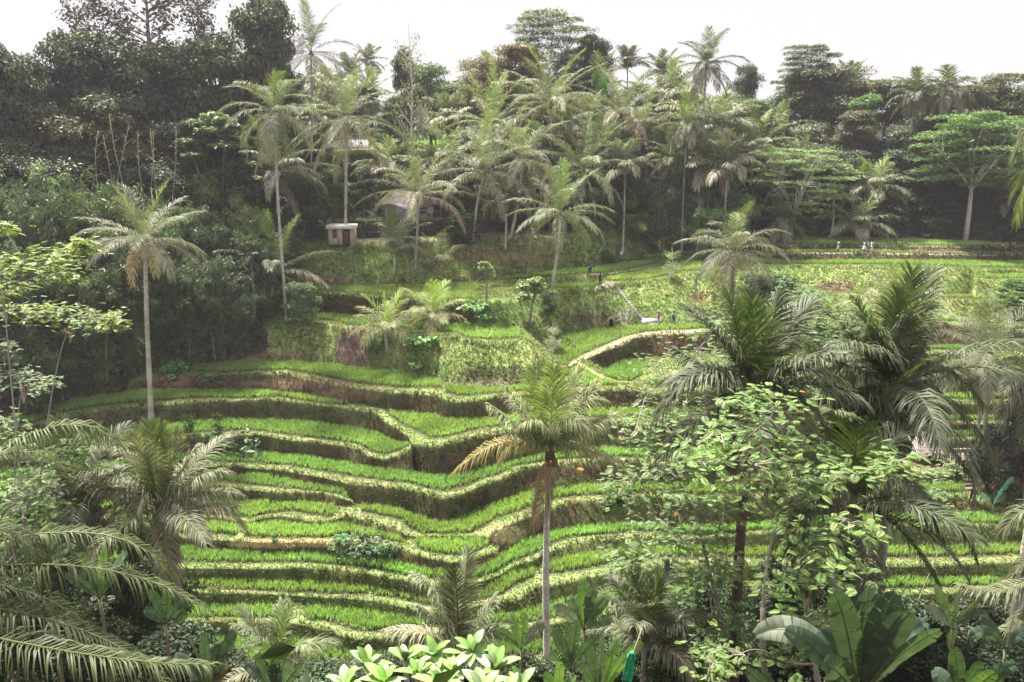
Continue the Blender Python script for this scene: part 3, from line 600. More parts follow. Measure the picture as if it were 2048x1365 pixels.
palm(1980, 705, 100, base=(1968, 952), label="slim tall palm by the thatched shelter with a crown of stiff dark fronds", n=18, style='full', tr=.20, tint=(.85, .85, .85))
palm(1962, 740, 70, base=(1952, 905), label="thinner palm trunk just behind the slim tall palm by the shelter", n=8, style='droop', tr=.16, tint=(.8, .8, .8))
palm(2062, 760, 100, base=(2050, 1010), label="dark palm cut by the right edge beside the slim tall palm", n=16, style='droop', tint=(.6, .6, .62))
palm(775, 655, 64, base=(776, 694), label="left one of two short light green palms on the mound", n=14, style='flat', tr=.24, nuts=False, tint=(1.5, 1.5, 1.1), custom=[(773, 620, 770, 590, 0, Yl * 1.3, .2)])
palm(865, 632, 62, base=(868, 655), label="right one of two short light green palms on the mound", n=14, style='flat', tr=.24, nuts=False, tint=(1.5, 1.5, 1.1), custom=[(866, 605, 868, 578, 0, Yl * 1.3, .2)])
palm(1510, 782, 175, base=(1518, None), Y=25.5, label="big dark palm with reddish heart half hidden by the feathery trees", n=10, style='full', tr=.19, nl=52, wd=.055, ll=1.1, tcol=(.16, .11, .09), tint=(.62, .66, .66),
     custom=[(1480, 690, 1460, 592, -.3, Yl, .3), (1508, 690, 1502, 588, .4, Mt, .3), (1535, 685, 1556, 590, .3, Mt, .4), (1465, 705, 1412, 640, -.4, Mt, .5), (1560, 700, 1600, 640, .6, Mt, .5), (1405, 742, 1312, 842, -.6, Ol * .8, 1.5), (1415, 825, 1322, 915, -1, Ol * .8, 1.5), (1595, 742, 1690, 765, -.4, Mt, 1.0), (1600, 800, 1660, 880, -.8, Ol, 1.3), (1480, 850, 1462, 930, -.6, Dd * .8, .7), (1540, 850, 1560, 930, -.5, Ol, .7), (1430, 745, 1352, 700, .8, Mt, 1.0)])
palm(1790, 772, 200, base=(1775, None), Y=29.5, label="largest dark palm with a fan of upright fronds and a nut cluster", n=11, style='full', tr=.20, nl=60, wd=.055, ll=1.15, tint=(.62, .66, .64),
     custom=[(1748, 680, 1712, 600, -.5, Yl * .9, .5), (1785, 670, 1800, 582, -.7, Yl * .8, .4), (1818, 690, 1865, 592, .3, Mt * 1.2, .5), (1840, 700, 1872, 660, -.4, Mt, .9), (1735, 715, 1690, 660, .4, Mt, .6), (1722, 745, 1662, 720, -.5, Mt, .9), (1700, 790, 1632, 800, -.6, Mt, 1.3), (1870, 735, 1962, 805, -.5, Mt * 1.2, 1.4), (1880, 790, 1982, 912, -.7, Mt * 1.2, 1.3), (1852, 835, 1935, 945, -.9, Mt, 1.2), (1812, 700, 1822, 640, -1.2, Mt, .7), (1765, 720, 1750, 660, -1.4, Mt, .7), (1790, 860, 1805, 950, -1.0, Ol * .8, .7), (1735, 830, 1700, 930, -.8, Mt, 1.0), (1850, 760, 1905, 745, .8, Mt, 1.2)])
palm(1700, 905, 170, base=(1705, None), Y=29, label="green palm with arching fountain of fronds below the largest dark palm", n=9, style='full', tr=.18, nl=60, wd=.05, ll=1.05, tint=(.85, .92, .75),
     custom=[(1705, 830, 1708, 758, 0, Yl * 1.1, .25), (1650, 790, 1588, 872, -.7, Mt, 1.2), (1745, 795, 1802, 880, -.8, Mt, 1.2), (1672, 830, 1640, 790, .5, Mt, .6), (1735, 830, 1775, 800, .5, Mt, .6), (1640, 870, 1560, 968, -.6, Mt * .8, 1.4), (1765, 880, 1820, 985, -.5, Mt, 1.4), (1725, 860, 1745, 960, -1.3, Mt * 1.1, .9), (1680, 870, 1650, 960, -1.2, Mt, .9)])
palm(1702, 1010, 190, base=(1712, None), Y=26, label="lowest palm of the right clump with long fronds sweeping down right", n=8, style='droop', tr=.17, nl=56, wd=.05, ll=1.05, tint=(.6, .66, .6),
     custom=[(1790, 960, 1882, 1075, -.6, Mt, 1.5), (1860, 1005, 1950, 1118, -.3, Mt * 1.1, 1.5), (1800, 1060, 1890, 1200, -.8, Mt, 1.3), (1640, 965, 1560, 1060, -.6, Ol * .7, 1.5), (1625, 1015, 1580, 1120, -.8, Ol * .7, 1.3), (1700, 1090, 1695, 1160, -.9, Dd * .7, .6), (1720, 930, 1740, 880, .5, Mt, .5)])
palm(322, 1015, 165, base=(330, None), Y=33, label="bushy palm with pale drooping fronds at the left of the lower terraces", n=9, style='full', tr=.18, nl=56, wd=.05, ll=1.0, tint=(1.05, 1.0, 1.0),
     custom=[(300, 930, 288, 858, -.2, Yl, .3), (322, 930, 322, 850, .3, Yl, .3), (345, 930, 350, 862, 0, Mt, .3), (400, 955, 458, 944, -.4, Mt, 1.0), (415, 985, 482, 990, -.4, Mt, 1.2), (400, 1015, 470, 1012, -.8, Ol, 1.2), (365, 1010, 400, 1065, -1.2, Mt, 1.3), (262, 950, 200, 965, -.5, Mt, 1.0), (235, 975, 152, 1010, -.3, Mt, 1.3), (240, 1010, 165, 1060, -.5, Ol, 1.3), (290, 990, 262, 1080, -1.2, Mt, 1.0), (270, 930, 232, 900, .4, Mt, .8), (372, 930, 395, 895, .4, Mt, .8), (330, 1060, 345, 1120, -1.0, Ol, .6)])
palm(160, 985, 120, base=(165, None), Y=34, label="darker palm left of the bushy palm with brown hanging fronds", n=16, style='full', tr=.18, nl=50, wd=.05, tint=(.6, .62, .6))
palm(915, 1300, 120, base=(915, None), Y=22, label="young palm with one upright dark frond at the bottom centre", n=0, style='erect', tr=.12, nl=60, wd=.035, ll=.75, nuts=False,
     custom=[(915, 1215, 908, 1140, -.1, Mt * .7, .12), (925, 1200, 936, 1102, .3, Mt * 1.5, .2), (868, 1190, 826, 1150, -.2, Mt * 1.3, 1.0), (878, 1250, 838, 1215, -.4, Mt * 1.3, .8), (962, 1240, 992, 1195, .2, Mt, .6), (975, 1265, 1040, 1270, 0, Mt, 1.0), (840, 1265, 772, 1262, -.3, Ol * 1.4, 1.1), (905, 1220, 888, 1165, .8, Mt * .8, .3)])
palm(1290, 1290, 130, base=(1295, None), Y=24, label="dark fan of palm fronds rising behind the banana plants at the bottom", n=10, style='erect', tr=.14, nl=56, wd=.035, ll=.8, nuts=False, tint=(.75, .75, .72))
palm(555, 1345, 120, base=(555, None), Y=20, label="young palm with short stiff fronds at the bottom left of centre", n=9, style='erect', tr=.1, nl=44, wd=.03, ll=.55, nuts=False, tint=(1.0, 1.05, .9))
palm(2150, 420, 150, base=(2160, None), Y=24, label="palm outside the right edge reaching yellow-green frond tips into view", n=0, tr=.16, nl=50, wd=.035, ll=.8, tint=(.9, .85, .6),
     custom=[(2080, 330, 2030, 440, 0, Yl, 1.4), (2100, 210, 2000, 152, 0, Mt * .5, .6), (2085, 260, 2022, 330, .5, Mt * .8, 1.4), (2120, 330, 2060, 300, 0, Mt, .8)])
palm(2150, 1080, 190, base=(2160, None), Y=20, label="palm outside the lower right edge with pale fronds entering the frame", n=0, tr=.16, nl=56, wd=.035, ll=.75, tint=(.9, .9, .8),
     custom=[(2040, 1170, 1925, 1172, -.3, Mt, 1.0), (2060, 1230, 1960, 1262, -.3, Mt, 1.1), (2070, 1020, 2010, 1060, 0, Mt * .8, 1.1), (2080, 1100, 2020, 1160, .3, Mt * .8, 1.1)])
NP = (-330, 1190)
palm(*NP, 500, base=(-340, None), Y=11.5, label="near palm outside the left edge with huge fronds arching over the corner", n=0, tr=.2, nl=80, wd=.024, ll=.62, Lk=1, tint=(.46, .52, .34), nuts=False,
     custom=[(40, 880, 245, 905, 0, Mt * 1.3, 1.5), (-60, 935, 128, 935, .5, Mt * 1.2, 1.5), (120, 1065, 350, 1165, -.4, Mt * 1.2, 1.6), (110, 1130, 420, 1225, -1.0, Mt * 1.1, 1.7), (80, 1235, 330, 1365, -1.6, Mt, 1.5), (-20, 1060, 90, 1180, -.6, Mt * .9, 1.4), (60, 1290, 420, 1330, -2.4, Mt * 1.1, 1.0), (40, 1180, 240, 1330, 1, Mt * .6, 1.5)])

# ------------------------------------------------------------------ mid-distance and far palms: copies of six crowns
FARP = []
for i, st_ in enumerate(['full', 'round', 'droop', 'flat', 'full', 'erect']):
    g = np.random.default_rng(50 + i); mb = MB()
    for (pts, col, hang, u) in crown_specs(st_, 4.4, 17, g):
        m = frond(pts, 38, 1.5, .11, hang, col, 900 + i * 30 + int(u * 100), r0=.04); mb.add(np.concatenate(m.V), np.concatenate(m.T), np.concatenate(m.Q), np.concatenate(m.C))
    FARP.append(mb.me("crown", M_PALM))
FTR = []
for i in range(3):
    g = np.random.default_rng(80 + i); FTR.append(trunk_mesh([[0, 0, 0], [.04 * (i - 1) * 5, 0, .5], [0, 0, 1]] * np.array([1, 1, 10.]), .16, g))
def farpalm(x, y, r, Y, v, tint=(1, 1, 1), label="hazy coconut palm among the trees far behind the grove", group="hazy palms behind the grove"):
    top = P(x, y, Y); gzz = gz(top[0], Y); k = r * Y / FPX / 3.2
    root = empty("coconut_palm", (top[0], Y, gzz), label, "palm tree", group)
    a = obj("trunk", FTR[v % 3], root); hgt = max(top[2] - gzz, 1.0); a.scale = (1, 1, hgt / 10); a.rotation_euler = (0, 0, v * 1.3)
    b = obj("crown", FARP[v % 6], root, (0, 0, hgt)); b.scale = (k, k, k * (.9 + .05 * (v % 5))); b.rotation_euler = (.16 * math.sin(v * 3.1), .16 * math.cos(v * 1.7), v * 2.1); b.color = (*tint, 1)
    return root
dk = (.7, .7, .75); pl = (1.15, 1.15, 1.15)
for i, (x, y, r, Y, t_) in enumerate([(735, 122, 28, 175, dk), (975, 165, 46, 150, pl), (930, 205, 40, 155, pl), (1150, 140, 40, 160, pl), (1200, 180, 48, 145, pl), (1255, 138, 36, 170, dk), (1325, 142, 34, 165, dk), (1350, 185, 48, 140, pl), (1385, 235, 58, 132, pl), (1440, 255, 60, 128, pl), (1420, 330, 60, 122, pl), (1455, 345, 58, 118, pl), (1560, 262, 46, 145, pl),
        (740, 200, 44, 150, pl), (655, 185, 46, 140, pl), (590, 200, 40, 150, pl), (700, 150, 36, 165, dk), (905, 250, 46, 140, pl), (870, 230, 40, 150, pl), (1045, 240, 52, 135, pl), (1070, 290, 54, 125, pl), (900, 320, 56, 120, pl), (1215, 300, 56, 124, pl), (1250, 350, 52, 118, pl), (1130, 260, 50, 130, pl), (1340, 320, 44, 125, pl), (790, 260, 44, 140, dk), (1010, 400, 44, 112, dk),
        (1700, 168, 34, 165, dk), (1590, 195, 30, 170, dk), (770, 330, 50, 125, pl), (860, 345, 42, 120, pl), (500, 175, 44, 120, dk), (1275, 255, 40, 135, pl), (1180, 250, 44, 135, pl), (955, 230, 44, 140, pl), (640, 240, 40, 135, pl), (830, 165, 26, 180, dk), (1500, 225, 34, 150, pl), (1600, 330, 44, 130, dk)]):
    farpalm(x, y, r, Y, i, t_)
for (x, y, r, Y, v, t_, lb) in [(1830, 188, 40, 130, 1, dk, "dark palm standing above the brown trees at the upper right"), (1898, 182, 48, 128, 2, dk, "wider palm right of the dark palm on the upper right skyline"),
        (1745, 380, 54, 122, 3, pl, "palm with level fronds before the dark wood behind the top field"), (1712, 400, 48, 124, 0, pl, "palm partly behind the level-fronded palm at the top field"), (1714, 455, 56, 118.5, 3, pl, "low pale palm squatting at the back of the top field"),
        (1562, 440, 46, 121, 2, (1, 1, 1.1), "small drooping palm left of the two shrine parasols"), (1668, 400, 22, 119, 5, (1, 1.2, .9), "slender little palm on a thin straight stem behind the top field"), (2010, 400, 36, 122, 4, dk, "palm on the thin trunk at the right end of the top field"),
        (500, 520, 34, 74, 5, (.7, .8, .7), "small dark palm at the bamboo edge left of the leaning palm"), (1375, 250, 44, 122, 2, pl, "palm under the lone skyline palm")]:
    farpalm(x, y, r, Y if lb[:10] != "small dark" else gp(500, 640)[1], v, t_, lb, None)

# ------------------------------------------------------------------ broadleaf trees
def leafcards(g, cen, nor, size, asp, col, fold=.25):
    """folded diamond leaves -> V,T,C"""
    m = len(cen); nor = nrm(nor); a = nrm(np.cross(nor, g.normal(size=(m, 3)))); b = np.cross(nor, a)
    s_ = (size * g.uniform(.65, 1.3, m))[:, None]
    tip = cen + a * s_; base = cen - a * s_; up = nor * s_ * fold
    l = cen + b * s_ * asp + up; r_ = cen - b * s_ * asp + up
    V = np.stack([base, l, tip, r_], 1).reshape(-1, 3); k = np.arange(m)[:, None] * 4
    T = np.concatenate([k + [0, 1, 2], k + [0, 2, 3]]); return V, T, np.repeat(col, 4, 0)
def sph(g, n):
    v = g.normal(size=(n, 3)); return nrm(v)
def tree_dense(seed, n=6500, lobes=22, H=10., W=3.4, crown0=.32, ls=.15, col=(.105, .14, .075), flat=.75, gap=1.0):
    g = np.random.default_rng(seed); tr = MB(); mb = MB()
    top = np.array([g.normal(0, .3), g.normal(0, .3), H * .55]); tr.tube([[0, 0, -.5], top * .5 + g.normal(0, .15, 3), top], [.24, .18, .13], 7, (.20, .17, .15))
    for i in range(lobes):
        u = g.random(); z = H * (crown0 + (1 - crown0) * (.12 + .82 * u)); rr = W * math.sqrt(max(.08, 1 - ((u - .42) / .68) ** 2)) * g.uniform(.35, .95)
        az = i * 2.4 + g.uniform(-.4, .4); c_ = np.array([rr * math.cos(az), rr * math.sin(az), z]); R_ = g.uniform(.75, 1.35) * gap * W / 3.4
        tr.tube([top * min(1, z / top[2] * .8) if z < top[2] else top, (top + c_) / 2 + [0, 0, -.3], c_], [.09, .06, .03], 5, (.22, .19, .17), cap=False)
        k = n // lobes; d = sph(g, k); d[:, 2] = np.where(g.random(k) < .3, d[:, 2], np.abs(d[:, 2])); rad = g.uniform(.25, 1.2, k)[:, None] ** .7
        cen = c_ + d * rad * R_ * np.array([g.uniform(.9, 1.6), g.uniform(.9, 1.6), flat * g.uniform(.7, 1.2)]) + g.normal(0, .12, (k, 3)); lc = np.array(col) * g.uniform(.75, 1.35) * g.uniform(.75, 1.3, (k, 1)) * np.array([g.uniform(.9, 1.2), 1, 1])
        V, T, C_ = leafcards(g, cen, d * .6 + g.normal(0, .5, (k, 3)) + [0, 0, .6], ls, .5, lc); mb.add(V, T, None, C_)
    return tr.me("trunk", M_BARK, True), mb.me("crown", M_LEAF)
def tree_umbrella(seed, n=8000, H=10., W=4.2, base=.42, tiers=5, col=(.14, .19, .09), plates=34, bark=(.46, .42, .39), ls=.13):
    g = np.random.default_rng(seed); tr = MB(); mb = MB(); fork = np.array([0, 0, H * base])
    tr.tube([[0, 0, -.5], [.1, 0, H * base * .5], fork], [.2, .16, .13], 8, bark)
    limbs = []
    for i in range(9):
        az = i * 2.4 + g.uniform(-.3, .3); rr = W * g.uniform(.35, .85); zz = H * g.uniform(base + .2, .93)
        e = np.array([rr * math.cos(az), rr * math.sin(az), zz]); m_ = fork + (e - fork) * .45 + [0, 0, .35]
        tr.tube([fork, m_, e], [.10, .065, .025], 6, bark, cap=False); limbs.append((m_, e))
    for i in range(plates):
        u = (i + g.random()) / plates; z = H * (base + .04 + (.97 - base) * u); rmax = W * (1.0 - .55 * max(0, (u - .45) / .55) ** 1.5) * (.55 + .45 * min(1, u / .35 + .3))
        az = i * 2.4; rr = rmax * g.uniform(.45, 1.0); c_ = np.array([rr * math.cos(az), rr * math.sin(az), z])
        dd = [np.linalg.norm(q[1] - c_) for q in limbs]; q = limbs[int(np.argmin(dd))]
        tr.tube([q[0] * .4 + q[1] * .6, (q[1] + c_) / 2, c_], [.035, .025, .012], 4, bark, cap=False)
        k = n // plates; a_ = g.uniform(0, 6.28, k); r2 = np.sqrt(g.random(k)); R_ = g.uniform(.8, 1.5) * W / 4.2
        cen = c_ + np.stack([np.cos(a_) * r2 * R_ * 1.25, np.sin(a_) * r2 * R_ * 1.25, g.normal(0, .09, k) + .14 * (1 - r2 ** 2)], 1)
        lc = np.array(col) * g.uniform(.8, 1.25) * g.uniform(.8, 1.25, (k, 1))
        V, T, C_ = leafcards(g, cen, g.normal(0, .25, (k, 3)) + [0, 0, 1], ls, .42, lc, .1); mb.add(V, T, None, C_)
    return tr.me("trunk", M_BARK, True), mb.me("crown", M_LEAF)
def tree_sparse(seed, n=1500, H=10., W=2.0, col=(.15, .16, .10), bark=(.5, .46, .44), ls=.09, limbs=26, thin=1.0):
    g = np.random.default_rng(seed); tr = MB(); mb = MB()
    sp = np.array([[0, 0, -.4], [.1, 0, H * .35], [-.1, .1, H * .7], [.1, 0, H * .98]]); tr.tube(sp, np.array([.15, .12, .07, .02]) * thin, 6, bark)
    for i in range(limbs):
        u = g.uniform(.3, .97); s0 = np.array([np.interp(u, [0, .35, .7, 1], sp[:, k]) for k in range(3)]); s0[2] = u * H
        az = i * 2.4; l_ = W * g.uniform(.4, 1) * (1.25 - u * .7); e = s0 + [l_ * math.cos(az), l_ * math.sin(az), l_ * g.uniform(.35, 1.0)]
        tr.tube([s0, (s0 + e) / 2 + [0, 0, -.08], e], [.045 * thin, .03 * thin, .01], 4, bark, cap=False)
        k = n // limbs; t = g.uniform(.35, 1.1, k)[:, None]; cen = s0 + (e - s0) * t + g.normal(0, .3, (k, 3)) * [1, 1, .6]
        V, T, C_ = leafcards(g, cen, g.normal(0, .6, (k, 3)) + [0, 0, .6], ls, .5, np.array(col) * g.uniform(.6, 1.3, (k, 1))); mb.add(V, T, None, C_)
    return tr.me("trunk", M_BARK, True), mb.me("crown", M_LEAF)
def bamboo(seed, n=9000, H=10., W=3.4, culms=34, col=(.11, .15, .08)):
    g = np.random.default_rng(seed); tr = MB(); mb = MB()
    for i in range(culms):
        az = i * 2.4; sp = W * g.uniform(.25, 1.1); h_ = H * g.uniform(.55, 1.0); b0 = np.array([g.normal(0, .4), g.normal(0, .4), 0])
        t = np.linspace(0, 1, 9)[:, None]; e = np.array([sp * math.cos(az), sp * math.sin(az), 0])
        pts = b0 + e * t ** 2.2 + np.array([0, 0, 1.]) * h_ * (1.25 * t - .38 * t ** 3.2)
        tr.tube(pts, np.interp(t[:, 0], [0, 1], [.05, .012]), 5, np.array([.26, .25, .13]) * g.uniform(.7, 1.2), cap=False)
        k = n // culms; sprays = 18; u = g.uniform(.04, 1, sprays); ctr = np.stack([np.interp(u, t[:, 0], pts[:, j]) for j in range(3)], 1) + g.normal(0, .42, (sprays, 3)) * [1, 1, .5]
        qi = g.integers(0, sprays, k); sv = g.uniform(.6, 1.5, sprays)[qi][:, None]; q = ctr[qi]; a_ = g.uniform(0, 6.28, k); dr = nrm(np.stack([np.cos(a_), np.sin(a_), g.uniform(-1.5, -.1, k)], 1)); L_ = g.uniform(.26, .50, k)[:, None]
        q = q + g.normal(0, .16, (k, 3)); W_ = nrm(np.cross(dr, g.normal(size=(k, 3)))) * L_ * .10
        V = np.stack([q, q + dr * L_ * .4 + W_, q + dr * L_, q + dr * L_ * .4 - W_], 1).reshape(-1, 3); kk_ = np.arange(k)[:, None] * 4
        lc = np.array(col) * g.uniform(.8, 1.3) * g.uniform(.8, 1.3, (k, 1)) * sv; mb.add(V, np.concatenate([kk_ + [0, 1, 2], kk_ + [0, 2, 3]]), None, np.repeat(lc, 4, 0))
    return tr.me("culms", M_BARK, True), mb.me("crown", M_LEAF)
LIB = {
 'dense': [tree_dense(11 + i, 20000, 34, W=[3.4, 2.8, 3.8][i % 3]) for i in range(4)],
 'tall': [tree_dense(31 + i, 14000, 40, W=2.3, crown0=.25) for i in range(2)],
 'bush': [tree_dense(41 + i, 9000, 18, H=10, W=4.6, crown0=.02, ls=.24) for i in range(2)],
 'umbrella': [tree_umbrella(51, 17000, ls=.14, plates=44), tree_umbrella(52, 15000, base=.3, W=4.8, plates=40)],
 'layer': [tree_umbrella(61, 12000, base=.2, W=3.6, plates=34, col=(.09, .13, .055), bark=(.2, .18, .16), ls=.2)],
 'sparse': [tree_sparse(71), tree_sparse(72, n=2600, W=3.2, bark=(.28, .24, .24), col=(.08, .09, .07), ls=.12, thin=1.2)],
 'bamboo': [bamboo(81 + i, 17000) for i in range(3)],
 'plant': [tree_dense(95 + i, 420, 14, W=4.6, crown0=.02, ls=.75, gap=1.2) for i in range(2)],
 'young': [tree_dense(91, 2600, 12, W=1.9, crown0=.28, ls=.32, col=(.24, .33, .13))],
}
TN = [0]
def tree(kind, x, ytop, wpx, ybase, label, group=None, tint=(1, 1, 1), v=0, name="broadleaf_tree", cat="tree", Y=None, dY=0.0):
    """x, top and base row in the photograph and width in pixels; stands on the hillside under its base"""
    TN[0] += 1
    if Y is None: Y = gp(x, ybase)[1] + dY
    top = P(x, ytop, Y); z0 = gz(top[0], Y); h = max(1.0, top[2] - z0)
    tm, cm = LIB[kind][v % len(LIB[kind])]
    wbase = {'dense': 8.4, 'tall': 6.2, 'bush': 11, 'plant': 11, 'umbrella': 9.6, 'layer': 8.6, 'sparse': 5.2 if v % 2 == 0 else 8, 'bamboo': 8.5, 'young': 5.2}[kind]
    sx = wpx * Y / FPX / wbase; sz = h / 10.3
    if sz < .8 * sx: sz = .8 * sx; z0 = top[2] - 10.3 * sz
    root = empty(name, (top[0], Y, z0), label, cat, group, TN[0] * 1.7)
    for nm, me_ in (("trunk" if kind != 'bamboo' else "culms", tm), ("crown", cm)):
        o = obj(nm, me_, root); o.scale = (sx, sx, sz); o.color = (*tint, 1)
    return root
DG = "dark trees packed on the left hillside"; LB = "dark leafy tree packed into the left hillside forest"
dkt = (.74, .70, .80); dk2 = (.9, .92, .88)
for i, (x, yt, wp, yb, kd, ti) in enumerate([
 (30, 112, 200, 400, 'dense', dkt), (150, 55, 230, 420, 'dense', dkt), (250, 95, 220, 420, 'dense', dkt), (60, 200, 200, 460, 'dense', (.8, .75, .7)), (170, 190, 220, 470, 'dense', (.8, .72, .68)), (330, 90, 200, 400, 'dense', dkt),
 (430, 50, 170, 390, 'tall', dk2), (520, -20, 150, 420, 'tall', dkt), (470, 110, 170, 430, 'layer', dk2), (380, 150, 180, 440, 'dense', dk2), (560, 90, 90, 420, 'tall', (.6, .65, .65)), (290, 240, 200, 500, 'dense', dkt), (400, 235, 190, 500, 'layer', dk2), (-60, 60, 220, 420, 'dense', dkt),
 (110, 290, 220, 520, 'dense', dkt), (220, 330, 200, 540, 'dense', dkt), (0, 280, 200, 520, 'dense', dkt), (480, 250, 160, 480, 'layer', dk2), (340, 330, 180, 530, 'dense', dkt), (445, 190, 140, 440, 'layer', dk2)]):
    tree(kd, x, yt, wp, yb, LB, DG, ti, i)
tree('layer', 425, 225, 190, 520, "tree with layered bright-edged foliage right of the bare bamboo poles", None, (1.0, 1.1, .9), 0)
tree('sparse', 285, -60, 330, 330, "bare-limbed emergent tree rising above the dark forest at the top left", None, (.7, .7, .7), 1, "emergent_tree")
tree('sparse', 392, -40, 230, 330, "thin emergent tree right of the bare-limbed one at the top left", None, (.7, .7, .7), 1, "emergent_tree")
tree('sparse', 170, -20, 240, 330, "low spreading sparse tree against the sky left of the bare-limbed one", None, (.7, .7, .7), 1, "emergent_tree")
BG_ = "bamboo clumps hanging over the left hillside"; BL = "dark drooping bamboo clump on the left hillside"
for i, (x, yt, wp, yb) in enumerate([(50, 300, 230, 640), (150, 300, 240, 640), (230, 400, 240, 690), (60, 430, 260, 745), (170, 480, 260, 745), (330, 440, 220, 725), (420, 470, 200, 712), (380, 560, 190, 728), (470, 560, 140, 712), (300, 520, 200, 735), (40, 600, 220, 800), (130, 610, 200, 780), (-60, 420, 240, 760), (260, 560, 160, 745), (440, 400, 170, 640), (330, 350, 200, 620), (110, 350, 220, 640), (520, 470, 90, 640)]):
    tree('bamboo', x, yt, wp, yb, BL, BG_, [(.75, .8, .8), (.9, .95, .8), (.6, .68, .65)][i % 3], i, "bamboo_clump", "bamboo")
tree('bamboo', 110, 268, 260, 600, "lighter green bamboo mound lit along its top at the left edge", None, (1.5, 1.6, 1.4), 1, "bamboo_clump", "bamboo")
tree('bamboo', 330, 360, 210, 640, "lighter bamboo thicket under the bare poles left of the flat palm", None, (1.25, 1.4, 1.2), 2, "bamboo_clump", "bamboo")
tree('bush', 405, 335, 90, 560, "pale green bushy tree behind the tall left palm", None, (2.3, 2.4, 1.7), 0)
tree('bush', 490, 372, 90, 580, "pale yellowish bushy tree left of the hanging dead frond", None, (2.2, 2.3, 1.6), 1)
tree('bush', 600, 345, 150, 470, "dark green leafy thicket on the bank left of the straight pale trunk", None, (.8, .95, .8), 0)
tree('bush', 640, 300, 120, 440, "bushy tree on the earth bank above the white hut", None, (1.1, 1.2, 1.0), 1)
tree('bush', 560, 430, 120, 560, "dark shrubbery tree around the foot of the flat palm", None, (.6, .75, .65), 1)
tree('bush', 600, 560, 90, 650, "shrub under the leaning palm at the end of the upper ledges", None, (1.3, 1.5, 1.2), 0, "shrub", "bush")
# bare poles
for i, (x0, y0, x1, y1) in enumerate([(283, 345, 276, 262), (312, 350, 300, 258), (302, 345, 306, 262), (248, 345, 218, 228), (235, 330, 258, 250), (345, 362, 352, 258), (192, 315, 196, 262), (225, 335, 206, 270)]):
    Yp = gp(x0, 520)[1] - 6; a = P(x0, y0 + 30, Yp); b = P(x1, y1, Yp)
    mb = MB(); mb.tube([[0, 0, 0], (b - a) * .5 + [.2 * (i % 3 - 1), 0, 0], b - a], [.05, .04, .02], 5, (.40, .36, .24)); a2 = a.copy(); a2[2] = gz(a[0], a[1])
    if a[2] > a2[2]: mb.tube([[0, 0, a2[2] - a[2]], [0, 0, 0]], [.055, .05], 5, (.3, .27, .19))
    for q in range(5):
        t = .35 + .14 * q; s0 = (b - a) * t; mb.tube([s0, s0 + [.5 * (-1) ** q, .2, .45]], [.02, .01], 4, (.4, .36, .24), cap=False)
    o = obj("bamboo_pole", mb.me("bamboo_pole", M_BARK), None, a); tag(o, "bare pale bamboo pole standing before the dark left forest", "bamboo pole", "bare bamboo poles in the left forest")
# centre and right skyline
CG = "trees filling the hazy grove behind the palms"; CL = "hazy leafy tree in the grove behind the palms"
for i, (x, yt, wp, Y, kd, ti) in enumerate([
 (590, 170, 120, 150, 'dense', (1.3, 1.3, 1.3)), (650, 150, 120, 160, 'dense', (1.3, 1.4, 1.3)), (720, 165, 110, 150, 'tall', (.8, .8, 1.0)), (860, 130, 120, 155, 'dense', (1.2, 1.4, 1.1)), (905, 170, 110, 150, 'dense', (1.1, 1.3, 1.1)), (800, 190, 120, 140, 'dense', (.9, 1.0, 1.0)),
 (990, 150, 130, 150, 'dense', (1.4, 1.2, 1.1)), (1160, 150, 120, 150, 'dense', (1.3, 1.1, 1.1)), (1090, 150, 150, 155, 'dense', (1.2, 1.1, 1.0)), (1270, 165, 110, 150, 'dense', (.9, 1.1, 1.0)), (1330, 180, 120, 145, 'dense', (1.2, 1.3, 1.2)), (1440, 190, 130, 145, 'dense', (1.3, 1.2, 1.2)),
 (1500, 200, 150, 140, 'dense', (1.3, 1.3, 1.2)), (1420, 250, 140, 135, 'dense', (1.2, 1.3, 1.2)), (1380, 300, 130, 125, 'bush', (1.1, 1.3, 1.1)), (950, 260, 130, 135, 'dense', (1.0, 1.1, 1.1)), (1060, 280, 130, 130, 'dense', (.9, 1.0, 1.0)), (1150, 290, 120, 125, 'bush', (.9, 1.1, .9)), (1240, 290, 120, 125, 'dense', (.7, .75, .8)), (1330, 330, 90, 121, 'bush', (.7, .8, .7)),
 (700, 280, 110, 135, 'bush', (1.2, 1.5, 1.2)), (770, 255, 60, 138, 'bush', (1.5, 1.8, 1.3)), (870, 290, 120, 130, 'bush', (1.3, 1.5, 1.2)), (930, 350, 110, 122, 'bush', (.6, .7, .6)), (1010, 350, 110, 120, 'bush', (.6, .65, .6)), (1100, 360, 110, 118, 'bush', (.6, .65, .6)), (1200, 370, 90, 117, 'bush', (.7, .9, .7)), (540, 160, 110, 140, 'dense', (.8, .9, .9)),
 (1440, 330, 120, 122, 'bush', (1.2, 1.4, 1.1)), (1480, 380, 110, 119, 'bush', (1.0, 1.3, 1.0)), (1420, 410, 100, 116, 'bush', (1.1, 1.4, 1.0)), (660, 340, 120, 122, 'bush', (.8, 1.0, .8)), (740, 330, 90, 124, 'bush', (1.0, 1.2, .9)), (610, 250, 120, 130, 'dense', (.8, .9, .9))]):
    tree(kd, x, yt, wp, 300, CL, CG, ti, i, Y=Y)
tree('dense', 1035, 88, 170, 300, "round brown-leaved tree under the sparse flat-topped tree on the skyline", None, (1.6, 1.1, 1.15), 1, Y=140)
tree('dense', 965, 115, 110, 300, "smaller pinkish-brown tree left of the round brown-leaved tree", None, (2.0, 1.4, 1.4), 2, Y=143)
tree('sparse', 818, 25, 110, 300, "tall nearly leafless white-stemmed tree against the sky left of centre", None, (1.6, 1.6, 1.7), 0, "bare_tree", Y=122)
